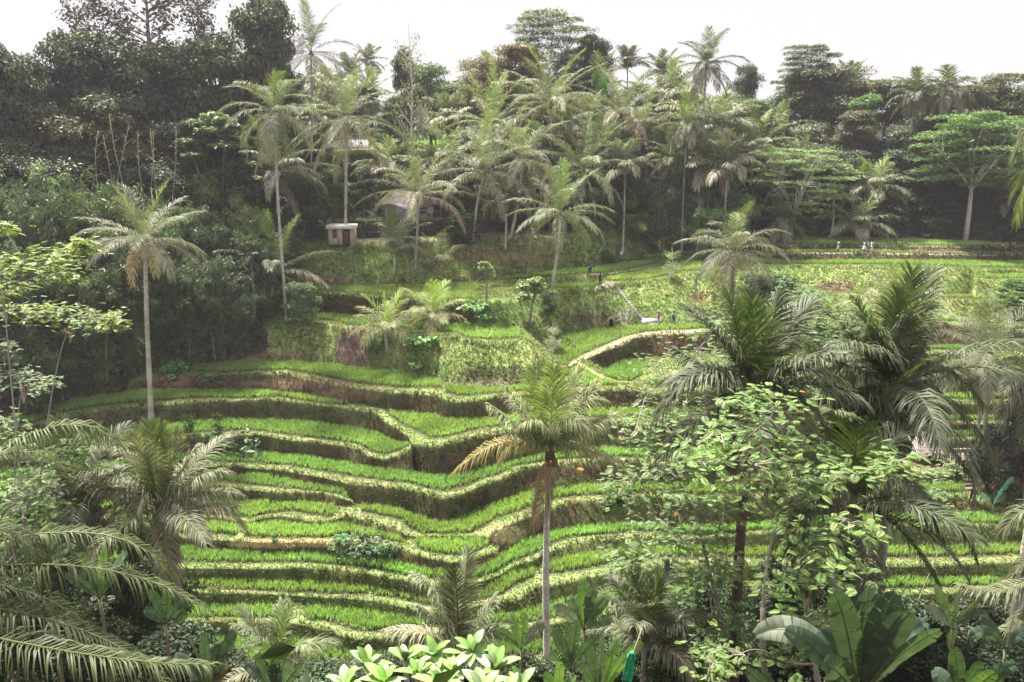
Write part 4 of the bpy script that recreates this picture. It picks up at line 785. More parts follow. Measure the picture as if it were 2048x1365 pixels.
tree('tall', 805, 85, 62, 300, "dark columnar crown behind the nearly leafless white tree", None, (.6, .6, .7), 0, Y=132)
tree('umbrella', 1098, 22, 200, 300, "thin flat-topped tree with see-through crown on the centre skyline", None, (.8, .8, .8), 0, "umbrella_tree", Y=150)
tree('tall', 1188, 62, 85, 300, "dark upright tree with knobbly crown right of the thin flat-topped tree", None, (.5, .6, .55), 1, Y=148)
tree('bush', 1200, 138, 70, 300, "rounded bright green bush tree below the dark upright tree", None, (1.3, 2.0, 1.0), 1, Y=140)
tree('umbrella', 1622, 88, 150, 300, "flat-topped dark tree rising above the right skyline", None, (.45, .5, .42), 0, "umbrella_tree", Y=150)
tree('dense', 1495, 130, 60, 300, "small round dark tree on the skyline left of the flat-topped dark tree", None, (.55, .6, .6), 2, Y=150)
tree('umbrella', 1598, 296, 215, 470, "wide flat-topped pale green tree behind the shrine parasols", None, (1.45, 1.55, 1.35), 1, "umbrella_tree", Y=123)
tree('umbrella', 1962, 222, 260, 480, "great flat-tiered tree with white forked trunk at the right of the top field", None, (1.0, 1.25, .95), 0, "umbrella_tree", Y=119)
RG = "trees of the dark wood behind the top right field"; RL = "shaded tree in the dark wood behind the top right field"
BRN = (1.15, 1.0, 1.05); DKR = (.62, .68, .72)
for i, (x, yt, wp, Y, kd, ti) in enumerate([
 (1570, 190, 150, 150, 'dense', (1.2, 1.15, 1.1)), (1640, 130, 140, 147, 'dense', (.8, .8, .8)), (1700, 150, 150, 146, 'dense', BRN), (1780, 150, 170, 142, 'dense', BRN), (1860, 185, 150, 140, 'dense', (.8, .9, .8)), (1930, 165, 150, 142, 'dense', BRN), (2020, 160, 160, 140, 'dense', BRN), (2100, 170, 160, 140, 'dense', BRN),
 (1620, 240, 160, 138, 'dense', BRN), (1700, 250, 150, 136, 'dense', (1.2, 1.0, 1.05)), (1790, 250, 160, 135, 'dense', BRN), (1870, 260, 150, 134, 'dense', (.8, .8, .9)), (1950, 240, 150, 134, 'dense', DKR), (2040, 260, 150, 134, 'dense', DKR), (1560, 280, 120, 134, 'dense', (1.0, 1.1, 1.0)),
 (1680, 320, 140, 130, 'dense', DKR), (1760, 320, 150, 129, 'tall', DKR), (1840, 330, 150, 128, 'dense', DKR), (1910, 340, 150, 128, 'tall', DKR), (2000, 340, 150, 127, 'dense', DKR), (2080, 340, 150, 127, 'dense', DKR), (1620, 370, 120, 126, 'bush', DKR), (1540, 360, 110, 126, 'dense', DKR),
 (1790, 400, 130, 124, 'bush', DKR), (1870, 410, 130, 123, 'bush', (.5, .6, .5)), (1950, 410, 130, 123, 'bush', DKR), (2040, 410, 130, 123, 'bush', DKR), (1700, 410, 120, 124, 'bush', DKR), (1750, 180, 90, 141, 'bush', (1.3, 1.9, 1.0))]):
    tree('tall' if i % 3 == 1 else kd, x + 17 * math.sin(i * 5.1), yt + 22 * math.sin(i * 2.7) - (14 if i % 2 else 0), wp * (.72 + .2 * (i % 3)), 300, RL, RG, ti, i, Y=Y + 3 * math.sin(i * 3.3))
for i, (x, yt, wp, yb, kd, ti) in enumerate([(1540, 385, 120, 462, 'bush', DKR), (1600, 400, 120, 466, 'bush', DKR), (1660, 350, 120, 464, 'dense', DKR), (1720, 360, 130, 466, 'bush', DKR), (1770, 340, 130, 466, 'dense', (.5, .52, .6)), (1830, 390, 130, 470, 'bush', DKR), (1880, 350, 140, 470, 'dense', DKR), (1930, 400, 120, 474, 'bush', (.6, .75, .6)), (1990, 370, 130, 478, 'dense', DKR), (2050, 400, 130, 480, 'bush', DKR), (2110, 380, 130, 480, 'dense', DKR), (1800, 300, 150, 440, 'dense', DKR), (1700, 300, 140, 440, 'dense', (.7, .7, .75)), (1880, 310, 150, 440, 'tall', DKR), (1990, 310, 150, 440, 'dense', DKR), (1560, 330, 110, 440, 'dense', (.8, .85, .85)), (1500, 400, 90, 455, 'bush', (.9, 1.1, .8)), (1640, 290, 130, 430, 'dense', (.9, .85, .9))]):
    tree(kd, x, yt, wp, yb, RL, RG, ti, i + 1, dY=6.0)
# small single trees
tree('young', 972, 516, 44, 607, "small pale green ornamental tree with round crown on the upper rice ledge", None, (1, 1, 1.1), 0, "small_tree")
tree('young', 1064, 545, 84, 655, "loose pale shrub tree beside the white palm trunk on the slope", None, (.9, .85, .9), 0, "small_tree")
tree('bush', 1097, 568, 52, 640, "dark round shrub right of the loose pale shrub tree", None, (.8, 1.0, .8), 1, "shrub", "bush")
tree('sparse', 1107, 640, 60, 738, "small flowering white-stemmed tree at the bend of the path", None, (3, 3, 3), 0, "small_tree")
tree('young', 1778, 430, 30, 474, "pale conical young tree at the back of the top field", None, (1.1, 1.1, 1.1), 0, "small_tree")
tree('bush', 1240, 395, 100, 470, "large dark green bush on the steep slope below the bamboo platform", None, (.9, 1.25, .9), 0, "shrub", "bush")
tree('bush', 1218, 500, 46, 530, "broad-leaved dark bush beside the path under the slope", None, (1.0, 1.4, 1.2), 1, "shrub", "bush")
tree('sparse', 1345, 490, 60, 560, "thin young tree with pale tuft between the fields and the shaggy palm", None, (2.4, 2.8, 2.2), 0, "small_tree")
tree('bush', 1575, 425, 50, 470, "grey-green bush behind the shrine parasols", None, (1.0, 1.1, 1.0), 0, "shrub", "bush")
tree('bush', 1625, 420, 46, 471, "light bush right of the shrine parasols", None, (1.6, 1.8, 1.5), 1, "shrub", "bush")
tree('bush', 1545, 540, 170, 590, "scrubby dark bush on the slope right of the shaggy palm", None, (.9, 1.0, .85), 0, "shrub", "bush")
tree('layer', 2035, 560, 90, 640, "layered dark shrub tree at the right edge under the fields", None, (.8, 1.1, .9), 0, "small_tree")
tree('bush', 2010, 840, 120, 1010, "very dark vine-covered tree right of the thatched shelter", None, (.35, .38, .42), 0)
tree('bush', 2060, 760, 120, 960, "very dark tall thicket at the right edge behind the shelter", None, (.35, .38, .42), 1)
tree('bush', 822, 470, 60, 485, "low leafy shrub tree by the path near the woman in pink", None, (1.0, 1.1, .9), 0, "shrub", "bush")
tree('layer', 925, 425, 80, 478, "small layered tree above the path right of the woman in pink", None, (.9, 1.0, .9), 0, "small_tree")
# ------------------------------------------------------------------ forest floor growth
def fden(j): return {True: 16, False: 5}[zone[j] != 'far']
def fmask(j):
    z = zone[j]
    if z == 'near': return np.full(NX, .9)
    if kk[j] >= 19 or z == 'far': return np.where((XS > 720) & (XS < 905) & (kk[j] == 20), .1, 1.0)
    return (leftf[j] | bk[j]).astype(float)
p, pjn, pin = scatter([j for j in range(NR - 1) if (zone[j] != 'far' or kk[j] < 99 or GY[j].mean() < 190) and GY[j].max() > 4], fmask, fden, 25)
g_ = np.random.default_rng(26); m = len(p); bump = np.clip(fbm(p[:, 0], p[:, 1], 3.0, 41) - .35, 0, 1) * 3.2
zn_ = np.array([zone[j] == 'near' for j in pjn]); p = p + np.stack([g_.normal(0, .3, m), g_.normal(0, .3, m), g_.random(m) * (bump * np.where(zn_, .6, 1.0) + .25)], 1)
sel = (np.abs(p[:, 0]) < 4 + p[:, 1] * .75) & (p[:, 1] > 4); p = p[sel]; zn_ = zn_[sel]; m = len(p)
lc = np.where(zn_[:, None], np.array([.05, .075, .03]), np.array([.07, .10, .045])) * g_.uniform(.5, 1.4, (m, 1)) * (.6 + .9 * fbm(p[:, 0], p[:, 2] + p[:, 1], 4, 45))[:, None]
V, T, cc = leafcards(g_, p, g_.normal(0, .5, (m, 3)) + [0, -.2, .8], np.where(zn_, .13, .2), .45, lc)
uo = obj("undergrowth", mesh("undergrowth", V, T, None, M_LEAF, cc)); tag(uo, "dark tangled undergrowth covering the forest floor and valley slopes", "undergrowth", None, "stuff")
print("undergrowth", m)

# ------------------------------------------------------------------ near trees with feathery compound leaves
def quadc(a, m_, b, n=9):
    t = np.linspace(0, 1, n)[:, None]; cp = 2 * m_ - .5 * (a + b); return (1 - t) ** 2 * a + 2 * (1 - t) * t * cp + t ** 2 * b
def feather_tree(base, Y, clusters, label, col=(.20, .32, .09), seed=0, tr=.10, fork=.45, per=46, leaf=.27, bark=(.36, .31, .28), wd=.17):
    g = np.random.default_rng(3000 + seed); b0 = P(base[0], base[1], Y); b0[2] = gz(b0[0], Y)
    pts = [P(x, y, Y + g.uniform(-1.6, 1.6)) for x, y, r_ in clusters]; cen = np.mean(pts, 0)
    F = b0 + (cen - b0) * [.75, .75, fork]; M = MB(); L = MB()
    M.tube(quadc(b0 * 0, (F - b0) * .5 + g.normal(0, .15, 3), F - b0, 10), np.linspace(tr, tr * .6, 10), 7, bark)
    order = sorted(range(len(pts)), key=lambda i: pts[i][2]); nodes = [(F - b0, .6)]
    for i in order:
        p_ = pts[i] - b0; j = min(range(len(nodes)), key=lambda q: np.linalg.norm(nodes[q][0] - p_) + (0 if nodes[q][0][2] < p_[2] + .3 else 3)); s0, th = nodes[j]
        m_ = s0 + (p_ - s0) * .55 + [0, 0, .12 * np.linalg.norm(p_ - s0)] + g.normal(0, .12, 3); q = quadc(s0, m_, p_)
        M.tube(q, np.linspace(tr * th * .75, tr * th * .28, 9), 5, bark, cap=False); nodes.append((q[5], th * .7)); nodes.append((p_, th * .55))
        R_ = clusters[i][2] * Y / FPX
        lay = []
        for k in range(5):      # twigs
            e = p_ + sph(g, 1)[0] * R_ * [.9, .9, .55]; M.tube([p_ - (p_ - s0) * .12, (p_ + e) / 2 + [0, 0, .05], e], [.022, .014, .006], 4, bark, cap=False); lay.append(e)
        for k in range(int(per * 1.6)):
            c_ = lay[k % 5] + g.normal(0, 1, 3) * R_ * [.55, .55, .30] + [0, 0, .05]; az = g.uniform(0, 6.28); dr = nrm(np.array([math.cos(az), math.sin(az), g.uniform(-.35, .35)]))
            lf = leaf * g.uniform(.6, 1.15); sd = nrm(np.cross(dr, [0, 0, 1])); up = np.cross(sd, dr); npn = 8
            t = np.repeat(np.linspace(.18, 1, npn), 2)[:, None]; sg = np.tile([1., -1.], npn)[:, None]
            b_ = c_ + dr * lf * t - np.array([0, 0, 1.]) * lf * .28 * t ** 2; pd = nrm(sd * sg + dr * (.35 + .7 * t) - up * .12); pl_ = lf * .50 * np.sin(math.pi * (.2 + .68 * t)); wv_ = nrm(np.cross(pd, up)) * pl_ * wd
            V = np.stack([b_, b_ + pd * pl_ * .5 + wv_, b_ + pd * pl_ - up * pl_ * .12, b_ + pd * pl_ * .5 - wv_], 1).reshape(-1, 3); q_ = np.arange(2 * npn)[:, None] * 4
            cc_ = np.array(col) * g.uniform(.6, 1.3) * np.array([g.uniform(.85, 1.2), 1, 1])
            if g.random() < .006: cc_ = np.array([.5, .25, .03])
            L.add(V, np.concatenate([q_ + [0, 1, 2], q_ + [0, 2, 3]]), None, np.broadcast_to(cc_, (len(V), 3)))
    root = empty("feathery_tree", b0, label, "tree"); obj("trunk", M.me("trunk", M_BARK, True), root); obj("crown", L.me("crown", M_LEAF), root)
    return root
LG = (.20, .31, .10); MG = (.15, .24, .085)
feather_tree((1505, 1330), 28, [(1400, 700, 62), (1335, 745, 52), (1290, 795, 55), (1470, 660, 62), (1545, 700, 60), (1600, 750, 50), (1375, 800, 50), (1440, 745, 50), (1350, 865, 55), (1270, 865, 40), (1310, 905, 40), (1500, 740, 45)], "tall feathery tree with spreading mid-green sprays before the big dark palm", (.19, .27, .115), 1, .16, per=62)
feather_tree((1560, 1330), 22, [(1500, 850, 55), (1560, 815, 50), (1450, 880, 55), (1405, 930, 50), (1520, 930, 55), (1600, 880, 50), (1655, 930, 40), (1580, 1000, 40), (1475, 985, 45), (1540, 870, 40), (1620, 960, 35), (1495, 800, 30)], "bright light-green feathery tree in the middle of the right clump", LG, 2, .13, per=62)
feather_tree((1650, 1330), 31, [(1640, 640, 50), (1700, 612, 38), (1600, 625, 50), (1680, 690, 50), (1640, 745, 50), (1720, 740, 40), (1560, 650, 45), (1610, 690, 40), (1590, 590, 26), (1665, 800, 36)], "feathery tree rising highest between the two dark palms", (.16, .25, .11), 3, .14, per=62)
feather_tree((1450, 1350), 25, [(1260, 965, 45), (1305, 995, 50), (1350, 950, 48), (1330, 1045, 50), (1280, 1090, 45), (1380, 1085, 50), (1440, 1040, 50), (1405, 1150, 50), (1470, 1130, 50), (1305, 1160, 40), (1350, 1215, 50), (1425, 1230, 50), (1480, 1260, 45), (1390, 1010, 40), (1235, 990, 25), (1250, 1130, 28)], "low spreading feathery tree at the left edge of the right clump", MG, 4, .13, per=62)
feather_tree((1690, 1350), 20, [(1700, 950, 36), (1765, 930, 36), (1700, 1040, 44), (1640, 1085, 45), (1560, 1065, 45), (1620, 1175, 36), (1740, 1065, 36), (1530, 1165, 45), (1480, 1310, 40), (1590, 1245, 38), (1700, 1150, 36), (1560, 1320, 40), (1660, 1240, 30), (1800, 920, 30), (1420, 1330, 40)], "foremost feathery tree with bright tufts low in the right clump", (.20, .31, .09), 5, .11, per=34)
feather_tree((-260, 900), 30, [(10, 545, 46), (60, 535, 42), (105, 520, 36), (148, 505, 26), (174, 492, 14), (8, 590, 30), (4, 462, 18), (120, 545, 24)], "bright yellow-green leafy bough reaching in from the left edge", (.24, .33, .07), 6, .09, per=64, leaf=.28)
feather_tree((-280, 960), 31, [(60, 632, 30), (105, 628, 34), (150, 632, 34), (195, 640, 30), (228, 648, 20), (20, 628, 22)], "lower bright leafy bough reaching in from the left edge", (.21, .29, .07), 7, .08, per=60, leaf=.27)
feather_tree((-160, 1000), 33, [(10, 745, 34), (50, 765, 34), (85, 775, 22), (0, 700, 20)], "small dark leafy bough at the left edge above the lowest left field", (.12, .18, .07), 8, .10, per=50)
feather_tree((-30, 1200), 30, [(25, 900, 45), (20, 975, 50), (80, 955, 36), (60, 1045, 46), (120, 905, 26), (10, 850, 30), (95, 1010, 30), (20, 1080, 50)], "rounded green leafy tree at the left edge beside the darker palm", (.15, .25, .07), 9, .13, per=60)
feather_tree((1882, 1080), 42, [(1850, 948, 26), (1898, 942, 22), (1862, 985, 20), (1822, 1000, 24), (1900, 1030, 22), (1800, 960, 24)], "thin small feathery tree in front of the thatched hut terrace", (.16, .27, .10), 10, .08, per=40)
# ------------------------------------------------------------------ banana plants
def banana_leaf(a, m_, b, wid, g, col, tear=.35):
    n = 15; q = quadc(a, m_, b, n); tg = nrm(np.gradient(q, axis=0)); t = np.linspace(0, 1, n)
    face = nrm(np.array([g.normal(0, .45), -1.0, g.uniform(.1, .9)])); side = nrm(np.cross(tg, face)); up = np.cross(side, tg); mb = MB()
    w_ = wid * np.clip(np.sin(math.pi * np.clip((t - .12) / .9, 0, 1)) ** .5, 0, 1) * (t > .1)
    mb.tube(q, np.interp(t, [0, .15, 1], [.035, .022, .006]) * (wid / .3), 5, np.array(col) * [1.6, 1.35, 1.3])
    for sg in (1, -1):
        dr = 0
        for i in range(1, n - 1):
            if g.random() < tear: dr = g.uniform(0, .5)
            sl_ = .06 * (g.random() < tear)
            e0 = q[i] + side[i] * sg * w_[i] + up[i] * w_[i] * (.25 - dr); e1 = q[i + 1] + side[i + 1] * sg * w_[i + 1] + up[i + 1] * w_[i + 1] * (.25 - dr)
            e0 = e0 + tg[i] * w_[i] * .25; e1 = e1 + tg[i] * w_[i] * .25; e1 = e1 - (e1 - e0) * sl_ * 3
            h0 = (q[i] + e0) / 2 + up[i] * w_[i] * .10; h1 = (q[i + 1] + e1) / 2 + up[i] * w_[i] * .10
            sh = g.uniform(.85, 1.15); mb.add([q[i], q[i + 1], h1, h0, e1, e0], None, [[0, 1, 2, 3], [3, 2, 4, 5]], np.array(col) * sh)
    return mb
BN = [0]
def banana(px, py, Y, tips, label, wid=.30, col=(.10, .17, .08), group=None, stem=True, base=None):
    BN[0] += 1; g = np.random.default_rng(4000 + BN[0]); wid *= .8 if Y == 13 else .55; col = tuple(np.array(col) * .85)
    if Y is None: Y = gp(*base)[1]
    a = P(px, py, Y); b0 = a.copy(); b0[2] = gz(a[0], Y) if base is None else gp(*base)[2]
    root = empty("banana_plant", b0, label, "banana plant", group); tp = a - b0
    if stem:
        mb = MB(); mb.tube(quadc(np.zeros(3), tp * .5 + [.05, 0, 0], tp, 8), np.linspace(.13, .07, 8) * (wid / .3), 8, (.20, .17, .10)); obj("stem", mb.me("stem", M_BARK, True), root)
    for i, tpx in enumerate(tips):
        tx, ty = tpx[:2]; c_ = tpx[2] if len(tpx) > 2 else col; dz = g.uniform(-.6, .6) * wid * 4
        E = P(tx, ty, Y + dz) - a; Lh = np.linalg.norm(E); M_ = E * .52 + np.array([0, 0, Lh * (.10 if E[2] > .5 * Lh else .28)])
        lf = banana_leaf(np.zeros(3), M_, E, wid * g.uniform(.85, 1.15), g, np.array(c_) * g.uniform(.85, 1.2)); obj("leaf", lf.me("leaf", M_BROAD), root, tp)
    return root
LBN = (.20, .33, .10); GB = (.085, .13, .085); BRB = (.22, .14, .09); PB = (.26, .30, .22)
banana(1715, 1400, 13, [(1668, 1186), (1640, 1262), (1738, 1172), (1792, 1188), (1725, 1218, LBN), (1512, 1270, PB), (1570, 1262, GB), (1852, 1245), (1820, 1225), (1745, 1290, BRB), (1880, 1262, GB), (1650, 1330, GB)], "huge banana plant with upright grey-green leaves at the bottom right", .30, GB)
banana(1560, 1440, 12, [(1530, 1345), (1492, 1340), (1600, 1350, LBN)], "banana plant showing only its leaf tips left of the huge one", .22, GB)
banana(1920, 1420, 12.5, [(1905, 1295), (1962, 1325), (1868, 1340, GB), (1990, 1345, LBN), (2030, 1330)], "banana plant right of the huge one with split dark leaves", .26, (.09, .15, .08))
banana(1168, 1262, 22, [(1166, 1160, LBN), (1178, 1182, LBN), (1106, 1214, PB), (1138, 1196), (1212, 1196), (1190, 1168, GB), (1225, 1240)], "banana plant with one glowing light-green upright leaf at the bottom centre", .34, (.13, .22, .09))
banana(1042, 1300, 19, [(1018, 1226, LBN), (1050, 1226, LBN), (994, 1262), (1092, 1246, PB), (1068, 1262), (1080, 1275, BRB)], "banana plant with light ribbed leaves left of the white trunk", .24, (.18, .28, .12))
banana(1142, 1345, 17, [(1108, 1262, GB), (1135, 1246), (1155, 1240, GB), (1200, 1270), (1098, 1310), (1178, 1300, GB)], "clustered banana plant just right of the white trunk's foot", .24, (.13, .21, .10))
banana(1198, 1400, 14, [(1205, 1265, (.10, .13, .09)), (1178, 1290), (1240, 1278, LBN), (1160, 1330), (1285, 1285, LBN)], "banana plant with a bent pale leaf near the green cloth", .20, (.13, .21, .11))
banana(1115, 1420, 12, [(1120, 1325, LBN), (1090, 1345), (1150, 1350)], "small banana sprout at the bottom edge under the clustered plant", .15, (.18, .3, .1))
banana(555, 1395, 16, [(530, 1285, LBN), (512, 1310, GB), (575, 1305), (605, 1330), (490, 1330, GB), (550, 1320, GB)], "blue-green banana plant at the bottom left of the lowest field", .24, (.13, .20, .13))
banana(420, 1390, 17, [(372, 1262, GB), (405, 1268), (440, 1290), (470, 1265, GB), (350, 1310), (455, 1330, BRB), (400, 1320, GB)], "dark banana plant under the near arching fronds", .26, (.09, .14, .09))
banana(200, 1200, 20, [(160, 1105), (210, 1092, LBN), (235, 1140), (130, 1150, GB), (255, 1105), (180, 1140)], "shaded banana plant beneath the bushy left palm", .28, (.09, .15, .07))
banana(90, 1130, 22, [(70, 1060), (120, 1050), (150, 1095), (40, 1100)], "shaded banana plant behind the arching fronds at the left", .28, (.08, .13, .07))
banana(330, 1250, 19, [(300, 1180), (340, 1165), (375, 1200), (290, 1220), (370, 1240)], "shaded banana plant at the foot of the bushy left palm", .26, (.08, .13, .08))
banana(165, 712, None, [(152, 684), (185, 700), (140, 728), (176, 690), (198, 716)], "small banana plant before the bamboo at the left forest edge", .3, (.14, .24, .10), base=(167, 748))
banana(192, 700, None, [(182, 672), (202, 676), (172, 700), (214, 706)], "slim banana plant between the two others at the left forest edge", .28, (.13, .22, .09), base=(193, 745))
banana(244, 700, None, [(230, 668), (262, 676), (214, 690), (286, 712), (272, 690), (222, 722), (268, 728)], "banana plant with a white ragged stem at the left forest edge", .32, (.16, .26, .11), base=(242, 750))
banana(1985, 1012, None, [(2026, 955, (.13, .38, .28)), (1960, 990), (2012, 985)], "banana plant with one curved turquoise leaf right of the steps", .7, (.12, .22, .1), base=(1985, 1035))
banana(1905, 1260, 20, [(1870, 1172, LBN), (1920, 1180), (1960, 1200), (1850, 1215, PB), (1975, 1235), (1900, 1300)], "banana plant with drooping leaves in the shade at the lower right", .24, (.11, .17, .09))
banana(2010, 1300, 16, [(1960, 1235), (2030, 1230), (2060, 1270), (1940, 1275)], "dark banana plant at the lower right edge", .22, (.08, .13, .08))
banana(505, 500, None, [(492, 472), (520, 468), (530, 492), (480, 494)], "banana plant in the dark gap left of the leaning palm", .4, (.14, .24, .12), base=(505, 530))
banana(650, 452, None, [(636, 440), (662, 436), (668, 452), (634, 458)], "banana plant on the bank left of the white hut", .35, (.14, .24, .12), base=(650, 485))
banana(565, 470, None, [(545, 440), (580, 445), (590, 470), (550, 480)], "banana plant with broad leaves below the flat palm", .4, (.16, .27, .14), base=(566, 510))
# ------------------------------------------------------------------ frangipani shrub right under the viewpoint
def frangipani():
    g = np.random.default_rng(77); Yf = 6.4; ros = [(835, 1328, 6.2), (690, 1355, 6.5), (945, 1282, 6.3), (992, 1318, 6.0), (770, 1345, 5.9), (880, 1352, 5.7), (1040, 1355, 6.1), (735, 1310, 7.0), (905, 1320, 6.8), (640, 1375, 6.2), (810, 1300, 7.2), (1010, 1375, 5.6), (965, 1362, 5.5), (870, 1290, 7.0)]
    b0 = P(890, 1600, 6.4); b0[2] = gz(b0[0], 6.4); root = empty("frangipani_shrub", b0, "frangipani shrub with big glossy light leaves at the bottom edge", "shrub")
    M = MB(); fk = np.array([0, 0, .45]); M.tube([[0, 0, -.3], fk], [.09, .07], 8, (.28, .25, .22))
    for x, y, Y in ros:
        e = P(x, y + 22, Y) - b0; M.tube(quadc(fk, fk + (e - fk) * [.75, .75, .4], e), np.linspace(.05, .022, 9), 7, (.34, .31, .28))
        L = MB()
        for k in range(11):
            az = k * 2.4 + g.uniform(-.2, .2); el = R(g.uniform(8, 75)); d = np.array([math.cos(el) * math.cos(az), math.cos(el) * math.sin(az), math.sin(el)]); l_ = g.uniform(.19, .29); n = 9; t = np.linspace(0, 1, n)[:, None]
            q = e + d * l_ * t + np.array([0, 0, -1.]) * l_ * .30 * t ** 2; tg = nrm(np.gradient(q, axis=0)); sd = nrm(np.cross(tg, [0, 0, 1.])); up = np.cross(sd, tg); w_ = (l_ * .17 * np.sin(math.pi * np.clip(t * .93 + .04, 0, 1)) ** .9)
            V = np.concatenate([q + sd * w_ + up * w_ * .3, q, q - sd * w_ + up * w_ * .3]); Q_ = []
            for i in range(n - 1): Q_ += [[i, i + 1, n + i + 1, n + i], [n + i, n + i + 1, 2 * n + i + 1, 2 * n + i]]
            col = np.array([.22, .36, .10]) if g.random() < .6 else np.array([.24, .32, .18]); cs = np.tile(col * g.uniform(.75, 1.2), (3 * n, 1)); cs[n:2 * n] *= 1.35
            L.add(V, None, Q_, cs)
        lo = obj("leaf_rosette", L.me("leaf_rosette", M_BROAD, True), root)
    obj("branches", M.me("branches", M_BARK, True), root)
frangipani()
# ------------------------------------------------------------------ dark shrubs closing off the near slope
NG = "dark shrubs on the near slope"
for i, (x, yt, wp, Y, kd, ti) in enumerate([
 (60, 1060, 260, 34, 'bush', (.6, .7, .55)), (230, 1060, 220, 35, 'bush', (.45, .5, .45)), (0, 940, 240, 38, 'bush', (.75, .9, .6)), (130, 950, 200, 40, 'bush', (.5, .55, .5)), (330, 1150, 200, 33, 'bush', (.45, .5, .45)), (140, 1180, 300, 27, 'bush', (.45, .5, .45)), (350, 1250, 260, 24, 'bush', (.4, .45, .4)), (-40, 1150, 300, 26, 'bush', (.5, .55, .5)), (270, 1020, 130, 39, 'bush', (.45, .5, .45)),
 (480, 1290, 200, 24, 'bush', (.5, .6, .5)), (640, 1330, 200, 22, 'bush', (.5, .6, .5)), (760, 1320, 200, 24, 'bush', (.45, .55, .45)), (960, 1300, 200, 26, 'bush', (.5, .6, .5)), (1080, 1295, 200, 24, 'bush', (.4, .45, .4)), (1220, 1255, 220, 26, 'bush', (.45, .5, .45)), (1340, 1200, 220, 30, 'bush', (.6, .75, .6)), (1450, 1140, 220, 33, 'bush', (.5, .6, .5)), (1560, 1100, 220, 35, 'bush', (.4, .45, .45)), (1660, 1110, 220, 35, 'bush', (.45, .5, .5)), (1760, 1140, 180, 35, 'bush', (.5, .6, .5)),
 (1840, 1190, 240, 31, 'bush', (.45, .5, .45)), (1950, 1180, 240, 32, 'bush', (.4, .42, .42)), (2050, 1170, 240, 32, 'bush', (.4, .42, .42)), (1900, 1270, 260, 25, 'bush', (.35, .4, .38)), (2020, 1290, 260, 23, 'bush', (.35, .4, .38)), (1500, 1240, 240, 27, 'bush', (.45, .5, .45)), (1640, 1230, 240, 27, 'bush', (.4, .45, .45)), (1380, 1300, 240, 23, 'bush', (.45, .55, .45)), (1780, 1240, 220, 27, 'bush', (.45, .5, .45)), (1540, 700, 130, 48, 'dense', (.7, .8, .7))][:-1]):
    tree(kd, x, yt, wp, 300, "dark shrub tangled on the near slope below the viewpoint", NG, ti, i, "shrub", "bush", Y=Y)
# garden plants along the terraces
for i, (x, yt, wp, yb, ti, lb) in enumerate([(480, 857, 120, 892, (.8, 1.05, .85), "blue-green yam patch on the bank left of the long second field"), (425, 866, 50, 888, (.8, 1.1, .8), "small leafy clump at the left end of the yam patch"), (516, 737, 28, 760, (1.0, 1.4, 1.2), "small bushy plant on the highest left bund"), (424, 745, 46, 770, (1.1, 1.5, 1.1), "leafy plant with a yellow spot on the bank below the highest left bund"),
 (730, 1066, 90, 1104, (.9, 1.15, 1.0), "bluish taro patch left of the half-moon field"), (680, 1072, 60, 1098, (1.1, 1.7, 1.3), "taro clump on the tan dry bank"), (775, 1078, 60, 1112, (1.0, 1.5, 1.2), "taro clump touching the bund by the half-moon field"), (548, 1072, 18, 1090, (1.1, 1.5, 1.2), "single small taro plant on the tan dry bank"), (375, 826, 30, 872, (.7, 1.0, .6), "dark spiky plant left of its twin on the bund"), (433, 826, 30, 868, (.5, .7, .4), "very dark spiky plant right of its twin on the bund"), (640, 1125, 26, 1152, (2, 2.2, 1.0), "pale yellow spiky plant on the grassy lower bund"),
 (350, 722, 80, 745, (1.3, 1.9, 1.2), "low green creeper mound at the forest edge"), (750, 668, 60, 700, (.9, 1.4, .8), "leafy vine clump under the left light green palm"), (850, 668, 120, 700, (1.0, 1.7, .8), "creeping vine along the top of the mound"), (600, 590, 60, 632, (1.2, 1.7, 1.3), "leafy vines over the left end of the dark bank"), (950, 600, 90, 640, (1.2, 1.8, 1.0), "tangle of green shoots above the ripe right part of the ledge")]):
    tree('plant', x, yt, wp, yb, lb, None, ti, i, "garden_plant", "plant")

# ------------------------------------------------------------------ buildings
def gpo(x, y, dY=0.0):
    p = gp(x, y); return p
def building(name, x, y, label, cat, dY=0.0):
    p = gp(x, y); q = P(x, y, p[1] + dY); q[2] = p[2]; return empty(name, q, label, cat), p[1] / FPX
# small white-roofed hut
rt, S = building("small_hut", 686, 489, "tiny hut with flat white roof and tan walls at the left end of the path", "hut")
W_, H_ = 50 * S, 38 * S
mb = MB(); tan = (.50, .40, .32)
for dx, ww in ((-.42, .16), (-.06, .22), (.42, .16)): mb.box([dx * W_, -.9, H_ * .42], [ww * W_, .12, H_ * .84], col=tan)
mb.box([-.25 * W_, -.9, H_ * .18], [.18 * W_, .12, H_ * .36], col=tan); mb.box([0, 0, H_ * .40], [W_ * .97, 1.6, H_ * .8], col=(.07, .05, .05)); mb.box([-.5 * W_, 0, H_ * .42], [.1, 1.9, H_ * .84], col=tan); mb.box([.5 * W_, 0, H_ * .42], [.1, 1.9, H_ * .84], col=tan)
obj("wall", mb.me("wall", M_PLASTER), rt)
mb = MB(); mb.box([0, -.1, H_ * .94], [W_ * 1.12, 2.6, H_ * .2], col=(.78, .78, .78)); obj("roof", mb.me("roof", M_PLASTER), rt)
mb = MB(); mb.box([-.25 * W_, -.98, H_ * .56], [.15 * W_, .05, H_ * .34], col=(.16, .07, .08)); obj("window_shutter", mb.me("window_shutter", M_WOOD), rt)
mb = MB(); mb.box([.20 * W_, -.97, H_ * .36], [.18 * W_, .05, H_ * .70], col=(.12, .09, .08)); obj("door", mb.me("door", M_WOOD), rt)
